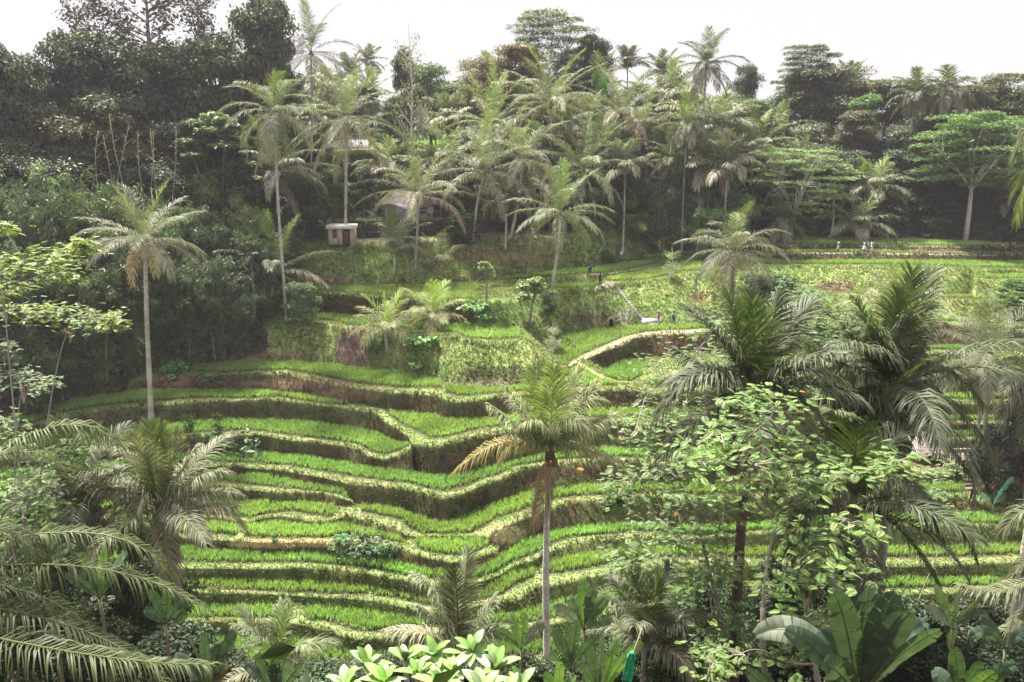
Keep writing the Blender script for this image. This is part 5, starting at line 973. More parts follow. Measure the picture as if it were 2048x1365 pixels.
# thatched house
def thatch_roof(w, d, h, rid, col=(.42, .36, .33), over=.0, g=None, rows_=7, droop=.25):
    """hipped straw roof: stepped layers with ragged fringe"""
    g = g or np.random.default_rng(5); mb = MB()
    for k in range(rows_):
        t0 = k / rows_; t1 = (k + 1.25) / rows_; t1 = min(t1, 1)
        def ring(t, off): return [(-(w / 2) * (1 - t) - rid / 2 * t - off, -(d / 2) * (1 - t) - off * .6, h * t), ((w / 2) * (1 - t) + rid / 2 * t + off, -(d / 2) * (1 - t) - off * .6, h * t), ((w / 2) * (1 - t) + rid / 2 * t + off, (d / 2) * (1 - t) + off * .6, h * t), (-(w / 2) * (1 - t) - rid / 2 * t - off, (d / 2) * (1 - t) + off * .6, h * t)]
        a = np.array(ring(t0, .06)); b = np.array(ring(t1, .0))
        for i in range(4):
            j = (i + 1) % 4; n = 22; u = np.linspace(0, 1, n); A = a[i] + (a[j] - a[i]) * u[:, None]; B = b[i] + (b[j] - b[i]) * u[:, None]; A[:, 2] -= g.uniform(0, .10 + (.2 if k == 0 else 0), n); A[:, :2] *= 1.01
            V = np.vstack([A, B]); Q_ = [[q, q + 1, n + q + 1, n + q] for q in range(n - 1)]; cs = np.array(col) * g.uniform(.8, 1.15, (2 * n, 1)); mb.add(V, None, Q_, cs)
    mb.tube([[-rid / 2 - .15, 0, h], [0, 0, h + .05], [rid / 2 + .15, 0, h]], .13, 6, np.array(col) * 1.15)
    return mb.me("roof", M_THATCH)
rt, S = building("thatched_house", 822, 440, "thatched house with lilac plaster wall above the stone retaining wall", "house", 3.0)
W_ = 92 * S * 1.03; H_ = 32 * S; rt.scale = (1, 1, 1)
mb = MB(); mb.box([0, 0, H_ / 2 - .3], [W_, 4.0, H_ + .6], col=(.46, .42, .52)); obj("wall", mb.me("wall", M_PLASTER), rt)
o = obj("roof", thatch_roof(W_ * 1.3, 6.0, 40 * S * .6, W_ * .8, (.16, .14, .13)), rt, (0, 0, H_)); 
mb = MB(); mb.box([-W_ * .36, -2.04, H_ * .4], [1.0, .1, 1.9], col=(.08, .06, .07)); obj("door", mb.me("door", M_WOOD), rt)
mb = MB(); mb.box([W_ * .30, -2.04, H_ * .55], [1.1, .1, .9], col=(.10, .09, .11)); mb.box([W_ * .30, -2.10, H_ * .55], [1.2, .06, .06], col=(.4, .36, .4)); obj("window", mb.me("window", M_WOOD), rt)
for q in (-.68, .68):
    mb = MB(); mb.tube([[q * W_, -2.7, -.2], [q * W_, -2.7, H_]], .07, 6, (.2, .15, .13)); obj("post", mb.me("post", M_WOOD), rt)
# retaining wall under it
def along(xa, xb, ya, yb, name, label, cat, hpx, thick, col, mat, n=24, dY=0.0, jit=.1):
    g = np.random.default_rng(8); ps = [gp(x, y) for x, y in zip(np.linspace(xa, xb, n), np.linspace(ya, yb, n))]; S = ps[0][1] / FPX; o0 = ps[0]; mb = MB(); hh = hpx * S
    bot = np.array(ps) - o0 + [0, -dY, -.3]; top = bot + [0, .25, hh + .3]; nr = 6; rows_ = []
    for k in range(nr + 1): rows_.append(bot + (top - bot) * k / nr + np.stack([0 * bot[:, 0], g.normal(0, jit * .5, n), g.normal(0, jit * .3, n)], 1))
    rows_.append(rows_[-1] + [0, thick, 0]); rows_.append(rows_[0] + [0, thick, 0]); V = np.concatenate(rows_); Q_ = [[k * n + i, k * n + i + 1, (k + 1) * n + i + 1, (k + 1) * n + i] for k in range(nr + 2) for i in range(n - 1)]
    mb.add(V, None, Q_, np.array(col) * g.uniform(.7, 1.3, (len(V), 1)))
    o = obj(name, mb.me(name, mat), None, o0); tag(o, label, cat); return o
along(756, 1000, 478, 468, "retaining_wall", "dark mossy stone retaining wall behind the visitors on the path", "wall", 34, .5, (.10, .075, .065), M_STONE, dY=-.4)
# ochre building with dark doorway
rt, S = building("path_shop", 1070, 425, "tan building with a wide dark doorway up the bank above the path", "building", .6)
W_ = 62 * S; H_ = 34 * S; mb = MB(); oc = (.42, .33, .24)
for q in (-.5, -.02, .22, .5): mb.box([q * W_, -1.2, H_ / 2 - .2], [.35, .35, H_ + .4], col=oc)
mb.box([0, .6, H_ / 2], [W_, 3.0, H_], col=(.05, .04, .04)); mb.box([.36 * W_, -1.15, H_ * .4], [W_ * .26, .2, H_ * .9], col=(.45, .38, .28)); mb.box([0, -1.3, -.1], [W_ * 1.1, .8, .3], col=(.3, .24, .18)); obj("wall", mb.me("wall", M_PLASTER), rt)  # near-black core block paints the shade seen between the pillars
mb = MB(); mb.box([0, 0, H_ + .1], [W_ * 1.2, 4.4, .25], col=(.16, .12, .10)); obj("roof", mb.me("roof", M_WOOD), rt)
mb = MB(); mb.box([-.22 * W_, -1.25, H_ * .42], [.32 * W_, .1, H_ * .8], col=(.02, .015, .02)); obj("doorway", mb.me("doorway", M_WOOD), rt)  # near-black panel stands for the shade inside the doorway
rt = empty("stall_awning", P(1031, 428, gp(1031, 440)[1] - .5), "small white awning left of the tan building", "awning"); S = gp(1031, 440)[1] / FPX; hz_ = 18 * S
mb = MB(); mb.box([0, 0, hz_], [20 * S, 1.4, .14], col=(.7, .7, .72)); obj("canopy", mb.me("canopy", M_PLASTER), rt)
for q in (-1, 1):
    mb = MB(); mb.tube([[q * 9 * S, -.5, -.4], [q * 9 * S, -.5, hz_]], .04, 5, (.3, .25, .22)); obj("post", mb.me("post", M_WOOD), rt)
# pale building behind palm
Yb = 133.0; b_ = P(690, 306, Yb); S = Yb / FPX; rt = empty("pale_house", b_, "pale pinkish house roof glimpsed behind the straight-trunked palm", "house")
mb = MB(); mb.box([0, 0, -.3], [95 * S, 5, 2.2], col=(.42, .35, .40)); obj("wall", mb.me("wall", M_PLASTER), rt)
mb = MB(); mb.add([[-55 * S, -3.2, .8], [55 * S, -3.2, .8], [48 * S, 0, 2.0], [-48 * S, 0, 2.0], [-55 * S, 3.2, .8], [55 * S, 3.2, .8], [-55 * S, -3.2, .65], [55 * S, -3.2, .65]], None, [[0, 1, 2, 3], [3, 2, 5, 4], [6, 7, 1, 0]], (.34, .29, .31)); obj("roof", mb.me("roof", M_THATCH), rt)
# bamboo viewing platform
Yp = gp(1262, 402)[1] + .3; S = Yp / FPX; b_ = P(1262, 386, Yp); rt = empty("bamboo_platform", b_, "bamboo viewing platform with railings jutting from the bare earth slope", "platform"); BC = (.48, .38, .26)
mb = MB()
for q in range(9): mb.box([-24 * S + q * 6 * S, 0, 0], [5.4 * S, 2.2, .10], col=np.array(BC) * (.9 + .05 * (q % 3)))
obj("deck", mb.me("deck", M_WOOD), rt)
for q in (-24, -12, 0, 12, 24):
    mb = MB(); mb.tube([[q * S, -1.0, -26 * S if q > -20 else -12 * S], [q * S, -1.0, 14 * S]], .06, 6, BC); obj("post", mb.me("post", M_WOOD), rt)
for z in (7, 13):
    mb = MB(); mb.tube([[-25 * S, -1.05, z * S], [25 * S, -1.05, z * S]], .045, 5, BC); obj("rail", mb.me("rail", M_WOOD), rt)
mb = MB(); mb.tube([[-6 * S, -1.02, -12 * S], [24 * S, -1.02, -13 * S]], .05, 5, BC); mb.tube([[10 * S, -1.02, -13 * S], [24 * S, -1.02, 0]], .045, 5, BC); mb.tube([[0, -1.02, -13 * S], [10 * S, -1.02, 0]], .045, 5, BC); obj("brace", mb.me("brace", M_WOOD), rt)
b_ = P(1296, 376, Yp + 2.5); rt = empty("bamboo_railing", b_, "dark bamboo railing continuing right of the viewing platform", "railing")
mb = MB()
for z in (0, 5, 10): mb.tube([[-22 * S, 0, z * S * .9 - .1], [26 * S, .6, z * S * .9]], .045, 5, (.30, .23, .17))
obj("rail", mb.me("rail", M_WOOD), rt)
for q in (-22, 2, 26):
    mb = MB(); mb.tube([[q * S, .1, -1.2], [q * S, .1, 12 * S]], .05, 5, (.30, .23, .17)); obj("post", mb.me("post", M_WOOD), rt)
b_ = P(1222, 378, Yp + .5); rt = empty("bamboo_railing", b_, "reddish bamboo rails left of the viewing platform", "railing"); mb = MB()
for z in (-2, 4, 10): mb.tube([[-14 * S, 0, z * S], [10 * S, 0, z * S]], .04, 5, (.38, .26, .20))
obj("rail", mb.me("rail", M_WOOD), rt)
mb = MB()
for q in (-12, 0, 9): mb.tube([[q * S, .05, -9 * S], [q * S, .05, 12 * S]], .045, 5, (.38, .26, .20))
obj("posts", mb.me("posts", M_WOOD), rt)
# thatched hut and shelter by the lower right terraces
Yh = gp(1890, 938)[1]; S = Yh / FPX
pH = P(1850, 935, Yh + 2.2); pH[2] = gp(1890, 938)[2]
rt = empty("thatched_hut", pH, "large thatched hut with pinkish straw roof under the dark palm fronds", "hut")
mb = MB(); mb.box([0, 0, 14 * S], [58 * S, 48 * S, 30 * S], col=(.10, .07, .06)); mb.box([-12 * S, -24.5 * S, 12 * S], [26 * S, .12, 26 * S], col=(.20, .13, .10)); obj("wall", mb.me("wall", M_WOOD), rt)
obj("roof", thatch_roof(84 * S, 76 * S, 52 * S, 34 * S, (.44, .38, .35), rows_=10), rt, (0, 0, 25 * S))
pS = P(1926, 938, Yh); pS[2] = gp(1926, 940)[2]
rt = empty("straw_shelter", pS, "small open straw-roofed shelter at the top of the earth steps", "shelter")
obj("roof", thatch_roof(74 * S, 34 * S, 15 * S, 60 * S, (.40, .34, .28), rows_=4), rt, (0, 0, 29 * S))
for q in (-30, 8, 30):
    for y_ in (-10, 10):
        mb = MB(); mb.tube([[q * S, y_ * S, -.2], [q * S, y_ * S, 30 * S]], .07, 6, (.22, .16, .12)); obj("post", mb.me("post", M_WOOD), rt)
mb = MB(); mb.add([[-36 * S, -14 * S, 0], [-4 * S, -15 * S, 0], [-10 * S, -11 * S, 31 * S], [-28 * S, -11 * S, 31 * S], [-36 * S, -12 * S, 0], [-4 * S, -13 * S, 0], [-10 * S, -9 * S, 31 * S], [-28 * S, -9 * S, 31 * S]], None, [[0, 1, 2, 3], [5, 4, 7, 6], [1, 5, 6, 2], [4, 0, 3, 7]], (.26, .16, .14)); obj("straw_screen", mb.me("straw_screen", M_THATCH), rt)
mb = MB(); mb.box([16 * S, -6 * S, 12 * S], [26 * S, 10 * S, .1], col=(.42, .36, .32)); mb.tube([[16 * S, -6 * S, 0], [16 * S, -6 * S, 18 * S]], .06, 6, (.5, .46, .42)); mb.tube([[4 * S, -6 * S, 14 * S], [28 * S, -6 * S, 15 * S]], .05, 5, (.5, .46, .42)); o = obj("bamboo_table", mb.me("bamboo_table", M_WOOD), None, pS); tag(o, "small bamboo table standing inside the straw-roofed shelter", "table")
# earth steps below the shelter
g = np.random.default_rng(12); st0 = gp(1940, 978); rt = empty("earth_steps", st0, "pale earth steps climbing to the thatched shelter", "steps")
for i, y in enumerate((978, 968, 959, 951, 944)):
    p_ = gp(1940 - i * 2, y) - st0; mb = MB(); mb.box(p_ + [0, .1, .02 + .05], [27 * S, .9, .18], g.normal(0, .05), (.46, .36, .30)); obj("tread", mb.me("tread", M_STONE), rt)
# white stone staircase on the hill
A_, B_ = (1233, 574), (1296, 652); p0 = gp(B_[0], B_[1] - 2); rt = empty("stone_stairs", p0, "pale concrete stairs running down the grassy hill to the big field", "stairs")
N_ = 22
for i in range(N_):
    t = i / (N_ - 1); x = B_[0] + (A_[0] - B_[0]) * t; y = B_[1] + (A_[1] - B_[1]) * t ** 1.0; p_ = gp(x, y) - p0; wd_ = .55 if i > 2 else 1.1; mb = MB()
    mb.box(p_ + [0, 0, .05], [wd_ * .8, .38, .22], .0, np.array([.48, .44, .41]) * g.uniform(.85, 1.1)); obj("step", mb.me("step", M_STONE), rt)
mb = MB(); mb.box([.1, -.2, .3], [1.5, .9, .8], 0, (.55, .50, .48)); mb.box([.7, -.4, .1], [1.2, .8, .45], 0, (.55, .50, .48)); obj("plinth", mb.me("plinth", M_STONE), rt)
# whitish stone facing with a culvert hole
c0 = gp(1221, 653); S = c0[1] / FPX; rt = empty("culvert", c0 + [0, -.5, 0], "dark arched culvert hole in the stone bank above the big field", "culvert"); mb = MB(); th = np.linspace(0, math.pi, 9); ar = np.stack([np.cos(th) * 6.5 * S, 0 * th, 10 * S + np.sin(th) * 9 * S], 1); ar = np.vstack([[6.5 * S, 0, -.2], ar, [-6.5 * S, 0, -.2]]); mb.tube(ar, .16, 6, (.25, .22, .19)); obj("arch", mb.me("arch", M_STONE), rt)
mb = MB(); V = np.vstack([ar + [0, .02, 0], ar * [.9, 1, .95] + [0, 1.2, 0]]); n = len(ar); mb.add(V, None, [[q, q + 1, n + q + 1, n + q] for q in range(n - 1)], (.02, .016, .02)); ctr = len(V); mb.add(np.vstack([ar + [0, .25, 0], [[0, .25, 5 * S]]]), [[q, q + 1, n] for q in range(n - 1)] + [[n - 1, 0, n]], None, (.012, .01, .012)); obj("hole", mb.me("hole", M_STONE), rt)  # near-black lining and cap paint the darkness inside the hole
# shrine with two parasols
c0 = gp(1592, 472) + [0, .5, 0]; S = c0[1] / FPX; rt = empty("stone_shrine", c0, "small pale stone shrine at the back of the top field", "shrine"); mb = MB()
mb.box([0, 0, .25], [1.3, 1.3, .5], col=(.55, .5, .45)); mb.box([0, 0, .75], [.8, .8, .6], col=(.6, .55, .5)); mb.box([0, 0, 1.25], [1.0, 1.0, .5], 0, (.55, .5, .46), .3); obj("plinth", mb.me("plinth", M_STONE), rt)
mb = MB(); mb.box([0, 0, 1.65], [1.2, 1.2, .35], 0, (.35, .3, .28), .8); obj("roof", mb.me("roof", M_STONE), rt)
def parasol(x, y, Y, rad, col, label, hgt=2.6):
    c_ = P(x, y, Y); z0 = gz(c_[0], Y); rt = empty("parasol", (c_[0], Y, z0), label, "parasol"); h = c_[2] - z0; n = 12; th = np.arange(n) / n * 6.283
    mb = MB(); mb.tube([[0, 0, -.2], [0, 0, h]], .04, 6, (.4, .34, .28)); obj("pole", mb.me("pole", M_WOOD), rt)
    V = np.vstack([[[0, 0, h + .15]], np.stack([np.cos(th) * rad * .6, np.sin(th) * rad * .6, 0 * th + h - .12], 1), np.stack([np.cos(th) * rad, np.sin(th) * rad, 0 * th + h - .38], 1), np.stack([np.cos(th) * rad, np.sin(th) * rad, 0 * th + h - .62 + .06 * (np.arange(n) % 2)], 1)])
    mb = MB(); mb.add(V, [[0, 1 + i, 1 + (i + 1) % n] for i in range(n)], [[1 + k * n + i, 1 + k * n + (i + 1) % n, 1 + (k + 1) * n + (i + 1) % n, 1 + (k + 1) * n + i] for k in (0, 1) for i in range(n)], col); obj("canopy", mb.me("canopy", M_CLOTH, True), rt)
parasol(1581, 449, c0[1] - .3, .95, (.8, .8, .8), "white ceremonial parasol beside the small stone shrine")
parasol(1601, 451, c0[1] - .3, .95, (.75, .47, .10), "yellow ceremonial parasol beside the small stone shrine")
# little sign post, green cloth on a bamboo pole
c0 = gp(1242, 528); rt = empty("sign_post", c0, "small white sign on a grey post right of the broad-leaved bush", "sign"); mb = MB(); mb.tube([[0, 0, -.2], [0, 0, 1.5]], .05, 6, (.25, .24, .28)); obj("post", mb.me("post", M_WOOD), rt); mb = MB(); mb.box([0, -.03, 1.5], [.28, .05, .5], 0, (.75, .75, .75)); obj("board", mb.me("board", M_PLASTER), rt)
Yc_ = 11.0; c0 = P(1262, 1304, Yc_); b0 = P(1236, 1420, Yc_); S = Yc_ / FPX; rt = empty("green_cloth", c0, "green cloth draped over a pole at the bottom edge", "cloth"); g = np.random.default_rng(6); mb = MB(); n = 14; m = 7; V = []
for i in range(n):
    t = i / (n - 1); w_ = np.interp(t, [0, .15, 1], [3, 14, 15]) * S
    for j in range(m):
        u = j / (m - 1) - .5; V.append([(-8 * t + 2) * S * 1.3 + u * w_ * 1.5, -.03 * math.cos(j * 2.0 + t * 2) + .02 * g.normal(), -75 * S * t])
mb.add(V, None, [[i * m + j, i * m + j + 1, (i + 1) * m + j + 1, (i + 1) * m + j] for i in range(n - 1) for j in range(m - 1)], (.07, .52, .28)); me_ = mb.me("drape", M_CLOTH, True); od = obj("drape", me_, rt); sm = od.modifiers.new("s", 'SOLIDIFY'); sm.thickness = .006
mb = MB(); mb.tube([b0 - c0 + [-.05, .05, 0], P(1285, 1262, Yc_) - c0 + [0, .05, 0]], .012, 6, (.35, .28, .18)); op = obj("cloth_pole", mb.me("cloth_pole", M_WOOD), None, c0); tag(op, "thin slanting pole carrying the green cloth", "pole")

# ------------------------------------------------------------------ people
def skin(name, verts, edges, rad, mat, col, parent, sub=1, rootv=0):
    m = bpy.data.meshes.new(name); m.from_pydata([tuple(map(float, v)) for v in verts], edges, []); a = m.color_attributes.new("Col", 'FLOAT_COLOR', 'POINT'); a.data.foreach_set("color", np.tile(np.r_[col, 1.0], len(verts)).astype(np.float32)); m.materials.append(mat)
    o = obj(name, m, parent); s_ = o.modifiers.new("skin", 'SKIN'); s_.use_smooth_shade = True
    for i, r_ in enumerate(rad): m.skin_vertices[0].data[i].radius = (r_, r_) if np.isscalar(r_) else r_
    seen = set(); adj = {}
    for a_, b_ in edges: adj.setdefault(a_, []).append(b_); adj.setdefault(b_, []).append(a_)
    for i in range(len(verts)):
        m.skin_vertices[0].data[i].use_root = False
    for i in [rootv] + list(range(len(verts))):
        if i in seen: continue
        m.skin_vertices[0].data[i].use_root = True; st_ = [i]
        while st_:
            q = st_.pop()
            if q in seen: continue
            seen.add(q); st_ += adj.get(q, [])
    if sub: d = o.modifiers.new("sub", 'SUBSURF'); d.levels = sub; d.render_levels = sub
    m2 = mat; return o
def solidmat(name, col, rough=.8):
    m, t, b = mat_new(name); b.inputs['Base Color'].default_value = (*col, 1); b.inputs['Roughness'].default_value = rough; b.inputs['Specular IOR Level'].default_value = .2; return m
_mc = {}
def cm_(col):
    k = tuple(round(float(c_), 3) for c_ in col)
    if k not in _mc: _mc[k] = solidmat("fabric", k)
    return _mc[k]
SK = (.42, .25, .18)
def person(x, y, top, bot, label, pose='walk', face=0.0, hair=(.03, .02, .02), skirt=False, pack=None, hat=None, s=.93, skin_c=SK, long=False, group=None):
    p0 = gp(x, y); rt = empty("person", p0, label, "person", group, face); rt.scale = (s, s, s)
    st_ = {'walk': .28, 'stand': .03, 'bend': .15, 'climb': .3, 'sit': .2}[pose]; by = 0.0; bend = R(65) if pose == 'bend' else (R(22) if pose == 'climb' else 0)
    hip = np.array([0, 0, .93 if pose != 'sit' else .55])
    def up(l, side=0.0, fwd=0.0): return hip + np.array([math.sin(bend) * l + fwd * math.cos(bend), side, math.cos(bend) * l - fwd * math.sin(bend)])
    V = []; Rr = []; E = []
    def add(p, r_, par=None):
        V.append(np.array(p, float)); Rr.append(r_)
        if par is not None: E.append((par, len(V) - 1))
        return len(V) - 1
    pe = add(hip, (.15, .11)); sp = add(up(.2), (.13, .10), pe); ch = add(up(.42), (.15, .11), sp); nk = add(up(.55), .055, ch); hb = add(up(.62, 0, .02), .075, nk); hd = add(up(.72, 0, .03), .095, hb); add(up(.79, 0, .02), .065, hd); 
    nose = add(up(.69, 0, .125), .014, hd)
    hands = []
    for sg in (1, -1):
        sh = add(up(.48, sg * .17), .055, ch)
        sw = {'walk': .25 * sg, 'stand': .04, 'bend': .3, 'climb': .35, 'sit': .25}[pose]
        if pose == 'stand' and hat == 'arms': el = add(up(.44, sg * .42, .05), .04, sh); wr = add(up(.50, sg * .62, .12), .03, el)
        else: el = add(up(.20, sg * .24, sw * .5 - .03), .04, sh); wr = add(up(-.02 if pose != 'bend' else .1, sg * .25, sw * 1.0 + .12), .03, el)
        hn = add(V[wr] + nrm(V[wr] - V[el]) * .08, (.042, .02), wr); hands.append((V[wr], V[hn], sg))
    for sg in (1, -1):
        hj = add(hip + [0, sg * .09, -.04], .085, pe); f_ = st_ * sg
        if pose == 'sit': kn = add(hip + [.4, sg * .1, .02], .06, hj); an = add(hip + [.42, sg * .1, -.46], .04, kn)
        else: kn = add(hip + [f_ * .6 + .03, sg * .1, -.46], .06, hj); an = add(hip + [f_ * (1.1 if f_ > 0 else 1.3), sg * .1, -.86 if f_ > 0 or st_ < .1 else -.80], .038, kn)
        add(V[an] + [.13, 0, -.035], .035, an); add(V[an] + [-.05, 0, -.03], .035, an)
    for wr, hn, sg in hands:   # fingers and thumb
        d = nrm(hn - wr); sd = nrm(np.cross(d, [0, 1., 0]) + 1e-5)
        for k, ln in enumerate((.075, .085, .08, .062)):
            a0 = add(hn - d * .01 + sd * (k - 1.5) * .019, .009); a1 = add(V[a0] + d * ln * .55 + [0, -sg * .008, 0], .008, a0); add(V[a1] + d * ln * .4 + [0, -sg * .022, 0], .006, a1)
        a0 = add(wr + d * .03 + sd * .03, .010); add(V[a0] + d * .035 + sd * .035, .008, a0)
    skin("body", V, E, Rr, M_SKIN, skin_c, rt)
    # clothes
    T = [hip + [0, 0, -.02], V[sp], V[ch] + 0, up(.50)]; Tr = [(.17, .13), (.15, .12), (.175, .13), (.08, .07)]; Te = [(0, 1), (1, 2), (2, 3)]
    for sg, (wr, hn, _) in zip((1, -1), hands):
        a0 = len(T); T.append(up(.48, sg * .17)); Tr.append(.075); Te.append((2, a0)); el = V[[i for i in range(len(V)) if False][0]] if False else (up(.44, sg * .36, .04) if hat == 'arms' else up(.28, sg * .225, .02)); T.append(el); Tr.append(.06); Te.append((a0, a0 + 1))
        if long: T.append(el + (wr - el) * .85); Tr.append(.045); Te.append((a0 + 1, a0 + 2))
    o = skin("shirt", T, Te, Tr, cm_(top), top, rt)
    if skirt:
        mb = MB(); n = 12; zz = np.linspace(.98, .5, 6); rr = np.interp(zz, [.5, .98], [.27, .155]); th = np.arange(n) / n * 6.283
        W = np.concatenate([np.stack([np.cos(th) * r_ * 1.0, np.sin(th) * r_ * 1.05, 0 * th + z + .02 * np.sin(th * 3)], 1) for z, r_ in zip(zz, rr)]); mb.add(W, None, [[k * n + i, k * n + (i + 1) % n, (k + 1) * n + (i + 1) % n, (k + 1) * n + i] for k in range(5) for i in range(n)], bot); me_ = mb.me("skirt", cm_(bot), True); obj("skirt", me_, rt)
    else:
        T = [hip + [0, 0, .04]]; Tr = [(.165, .125)]; Te = []; k0 = [i for i, v in enumerate(V)]
        lg = []
        for sg in (1, -1):
            f_ = st_ * sg; a0 = len(T); T.append(hip + [0, sg * .09, -.04]); Tr.append(.10); Te.append((0, a0))
            if pose == 'sit': kn = hip + [.4, sg * .1, .02]; an = hip + [.42, sg * .1, -.44]
            else: kn = hip + [f_ * .6 + .03, sg * .1, -.46]; an = hip + [f_ * (1.1 if f_ > 0 else 1.3), sg * .1, -.82 if f_ > 0 or st_ < .1 else -.76]
            shorts = pack == 'shorts' or (isinstance(pack, tuple) and pack[0] == 'shorts')
            T.append(kn + ([0, 0, .08] if shorts else [0, 0, 0])); Tr.append(.08 if shorts else .075); Te.append((a0, a0 + 1))
            if not shorts: T.append(an); Tr.append(.05); Te.append((a0 + 1, a0 + 2))
        skin("trousers", T, Te, Tr, cm_(bot), bot, rt)
    mb = MB(); n = 10; hc = up(.745, 0, .0); th = np.arange(n) / n * 6.283
    W = np.concatenate([np.stack([hc[0] - .015 + np.cos(th) * r_ , hc[1] + np.sin(th) * r_ * .9, 0 * th + hc[2] + z + .02 * np.cos(th)], 1) for z, r_ in ((-.07, .092), (0, .112), (.05, .095), (.09, .05), (.1, .004))]); mb.add(W, None, [[k * n + i, k * n + (i + 1) % n, (k + 1) * n + (i + 1) % n, (k + 1) * n + i] for k in range(4) for i in range(n)], hair); obj("hair" if hat != 'hat' else "hat", mb.me("hair", cm_(hair), True), rt)
    pk = pack if isinstance(pack, tuple) and pack[0] == 'bag' else (pack[1] if isinstance(pack, tuple) and pack[0] == 'shorts' and len(pack) > 1 else None)
    if isinstance(pk, tuple):
        col = pk[1] if pk[0] == 'bag' else pk; mb = MB(); c_ = up(.30, 0, -.20); mb.box(c_, [.16, .28, .40], 0, col, .25)
        for sg in (1, -1): mb.tube([up(.46, sg * .09, -.14), up(.54, sg * .09, 0), up(.40, sg * .09, .13), up(.18, sg * .1, .1)], .018, 5, col)
        ob = obj("backpack", mb.me("backpack", cm_(col)), None, p0); ob.rotation_euler = (0, 0, face); ob.scale = (s, s, s); tag(ob, "blue backpack carried by the person in light blue" if pack[0] == "bag" else "black backpack on the person in blue shorts", "backpack")
    return rt
E_, W2, N_f, S_f = 0.0, math.pi, math.pi / 2, -math.pi / 2
person(891, 479, (.75, .22, .20), (.75, .55, .52), "person in a pink top and pale pink skirt walking on the path", 'walk', S_f + .3, (.5, .25, .2), skirt=True, hat='hat')
person(871, 477, (.22, .04, .06), (.06, .04, .05), "person in dark red standing by the pale trunk left of the pink one", 'stand', .3)
person(994, 469, (.42, .03, .04), (.05, .04, .05), "person in a red top nearest the retaining wall on the path", 'stand', .2)
person(1011, 471, (.55, .12, .14), (.40, .10, .12), "person in a pinkish red outfit standing left of the leaning trunk", 'stand', .6)
person(1023, 471, (.12, .09, .10), (.45, .4, .4), "person in a dark top half behind the leaning trunk", 'walk', .3)
person(1040, 473, (.75, .74, .72), (.05, .06, .38), "person in a white shirt and blue shorts seen from behind on the path", 'walk', N_f, pack=('shorts', (.04, .04, .06)), s=1.02)
person(1065, 476, (.78, .76, .74), (.62, .60, .60), "person in white clothes at the right end of the visitors on the path", 'walk', S_f, pack='shorts')
person(1054, 427, (.25, .35, .45), (.08, .12, .25), "person in blue standing in the dark doorway", 'stand', S_f)
person(1063, 428, (.10, .08, .10), (.04, .04, .05), "person in dark clothes right of the blue one in the doorway", 'stand', S_f)
person(1178, 551, (.04, .05, .30), (.03, .03, .07), "person in blue bending forward on the narrow field path", 'bend', .1, long=True, s=1.0)
person(1200, 574, (.03, .03, .12), (.02, .02, .05), "person in navy with arms spread at the top of the stairs", 'stand', S_f, long=True, hat='arms', s=1.0)
person(1316, 651, (.48, .22, .55), (.55, .30, .60), "person in a purple dress walking at the foot of the hill", 'walk', .3, (.3, .14, .09), skirt=True)
person(1347, 650, (.55, .65, .80), (.05, .06, .16), "person in light blue with dark trousers right of the purple dress", 'walk', .2, pack=('bag', (.18, .25, .45)))
person(1676, 504, (.78, .78, .80), (.70, .72, .78), "person in white walking alone on the upper right ledge", 'walk', W2)
person(1728, 505, (.78, .76, .78), (.74, .70, .74), "person in a long white robe leftmost of the group of three", 'stand', .5, skirt=True)
person(1736, 505, (.62, .62, .64), (.20, .20, .24), "person in pale grey in the middle of the group of three", 'stand', 1.0)
person(1743, 505, (.78, .78, .80), (.76, .74, .76), "person in white rightmost of the group of three", 'walk', .2)
person(1791, 492, (.16, .13, .16), (.05, .06, .35), "person in a dark top and blue shorts standing before the top field", 'stand', N_f, pack='shorts', s=1.05)
person(1964, 508, (.05, .05, .06), (.04, .04, .05), "small person in black on the right part of the upper ledge", 'stand', .4, s=.75)
person(1982, 509, (.45, .38, .32), (.03, .03, .04), "person in a beige top and black trousers on the upper ledge", 'stand', 2.8, s=1.0)
person(2004, 509, (.70, .52, .18), (.04, .03, .04), "person in a yellow top and black trousers on the upper ledge", 'walk', 2.9, s=1.0)
person(2018, 508, (.30, .05, .06), (.06, .04, .05), "person in dark red at the right end of the upper ledge", 'stand', .1)
person(1889, 940, (.60, .45, .42), (.58, .50, .46), "person in pale clothes leaning by the straw screen of the shelter", 'climb', W2, s=.85)
for q_, (x_, c1, lb) in enumerate([(1249, (.62, .45, .55), "person in a pinkish top leaning on the platform railing"), (1257, (.60, .60, .66), "person in a white top on the platform right of the pinkish one")]):
    rp = person(x_, 402, c1, (.2, .18, .25), lb, 'stand', N_f); pp = P(x_, 386, Yp); rp.location = [float(pp[0]), float(Yp), float(pp[2]) + .05]
ORD = ['first', 'second', 'third', 'fourth', 'fifth', 'sixth', 'seventh', 'eighth', 'ninth', 'tenth', 'eleventh', 'twelfth', 'thirteenth', 'fourteenth', 'fifteenth', 'sixteenth', 'seventeenth', 'eighteenth', 'nineteenth', 'twentieth']
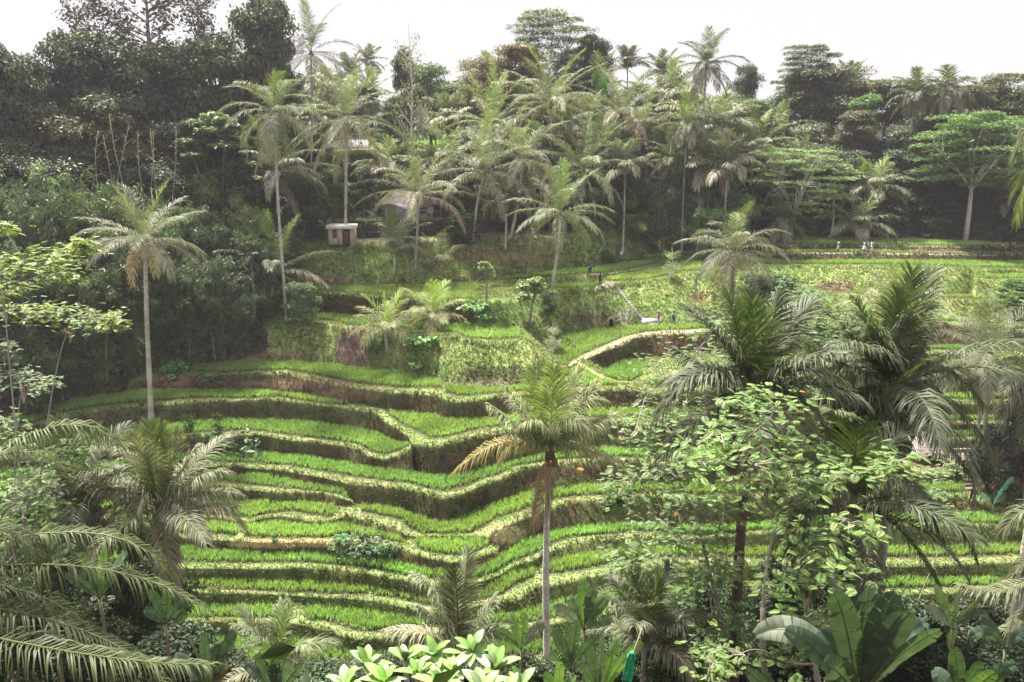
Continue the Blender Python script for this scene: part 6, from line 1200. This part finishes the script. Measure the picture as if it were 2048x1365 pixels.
SHORT = {DG: ("dark leafy tree of the left forest", 3), BG_: ("dark drooping bamboo clump of the left hillside", 3), CG: ("hazy leafy tree behind the grove palms", 4), RG: ("shaded tree of the top right wood", 5), NG: ("dark shrub on the near slope", 3), "hazy palms behind the grove": ("hazy coconut palm of the far grove", 5), "bare bamboo poles in the left forest": ("bare pale bamboo pole before the left forest", 1)}
bpy.context.view_layer.update()
for gname, (lab, nrow) in SHORT.items():
    ms = [o for o in bpy.data.objects if o.get("group") == gname]
    def px(o):
        top = max([(o.matrix_world @ ch.location)[2] + (max(v[2] for v in ch.bound_box) * ch.scale[2]) for ch in o.children] + [o.location[2] + 3]); X, Y = o.location[0], o.location[1]; v = (EYE - top) / Y; wv_ = (SP - v * CP) / (CP + v * SP)
        return (X / Y * (CP + wv_ * SP), -wv_)
    ms.sort(key=lambda o: px(o)[1]); n = math.ceil(len(ms) / nrow)
    rn = ['top', 'second', 'third', 'fourth', 'lowest'] if nrow == 5 else (['top', 'second', 'third', 'lowest'] if nrow == 4 else ['top', 'middle', 'lowest'])
    for ri in range(nrow):
        rowm = sorted(ms[ri * n:(ri + 1) * n], key=lambda o: px(o)[0])
        for i, o in enumerate(rowm): o["label"] = lab + ((", %s from the left" % ORD[i]) if nrow == 1 else (", %s from the left in the %s row" % (ORD[i], rn[ri])))
# humid air between viewpoint and ridge; its purple tint also lifts the shadows
HZ = bpy.data.materials.new("humid_air"); HZ.use_nodes = True; t_ = HZ.node_tree; t_.nodes.clear(); oo = t_.nodes.new("ShaderNodeOutputMaterial"); pv = t_.nodes.new("ShaderNodeVolumePrincipled"); pv.inputs['Color'].default_value = (.90, .86, .93, 1); pv.inputs['Density'].default_value = .00024; pv.inputs['Anisotropy'].default_value = .2; t_.links.new(pv.outputs[0], oo.inputs['Volume'])
zlo = float(GZ.min()) - 1.0
mb = MB(); mb.box([0, 450, (zlo + 75) / 2], [2600, 1300, 75 - zlo]); hz = obj("haze", mb.me("haze", HZ)); tag(hz, "pale humid haze lying between the viewpoint and the far ridge", None, None, "stuff")
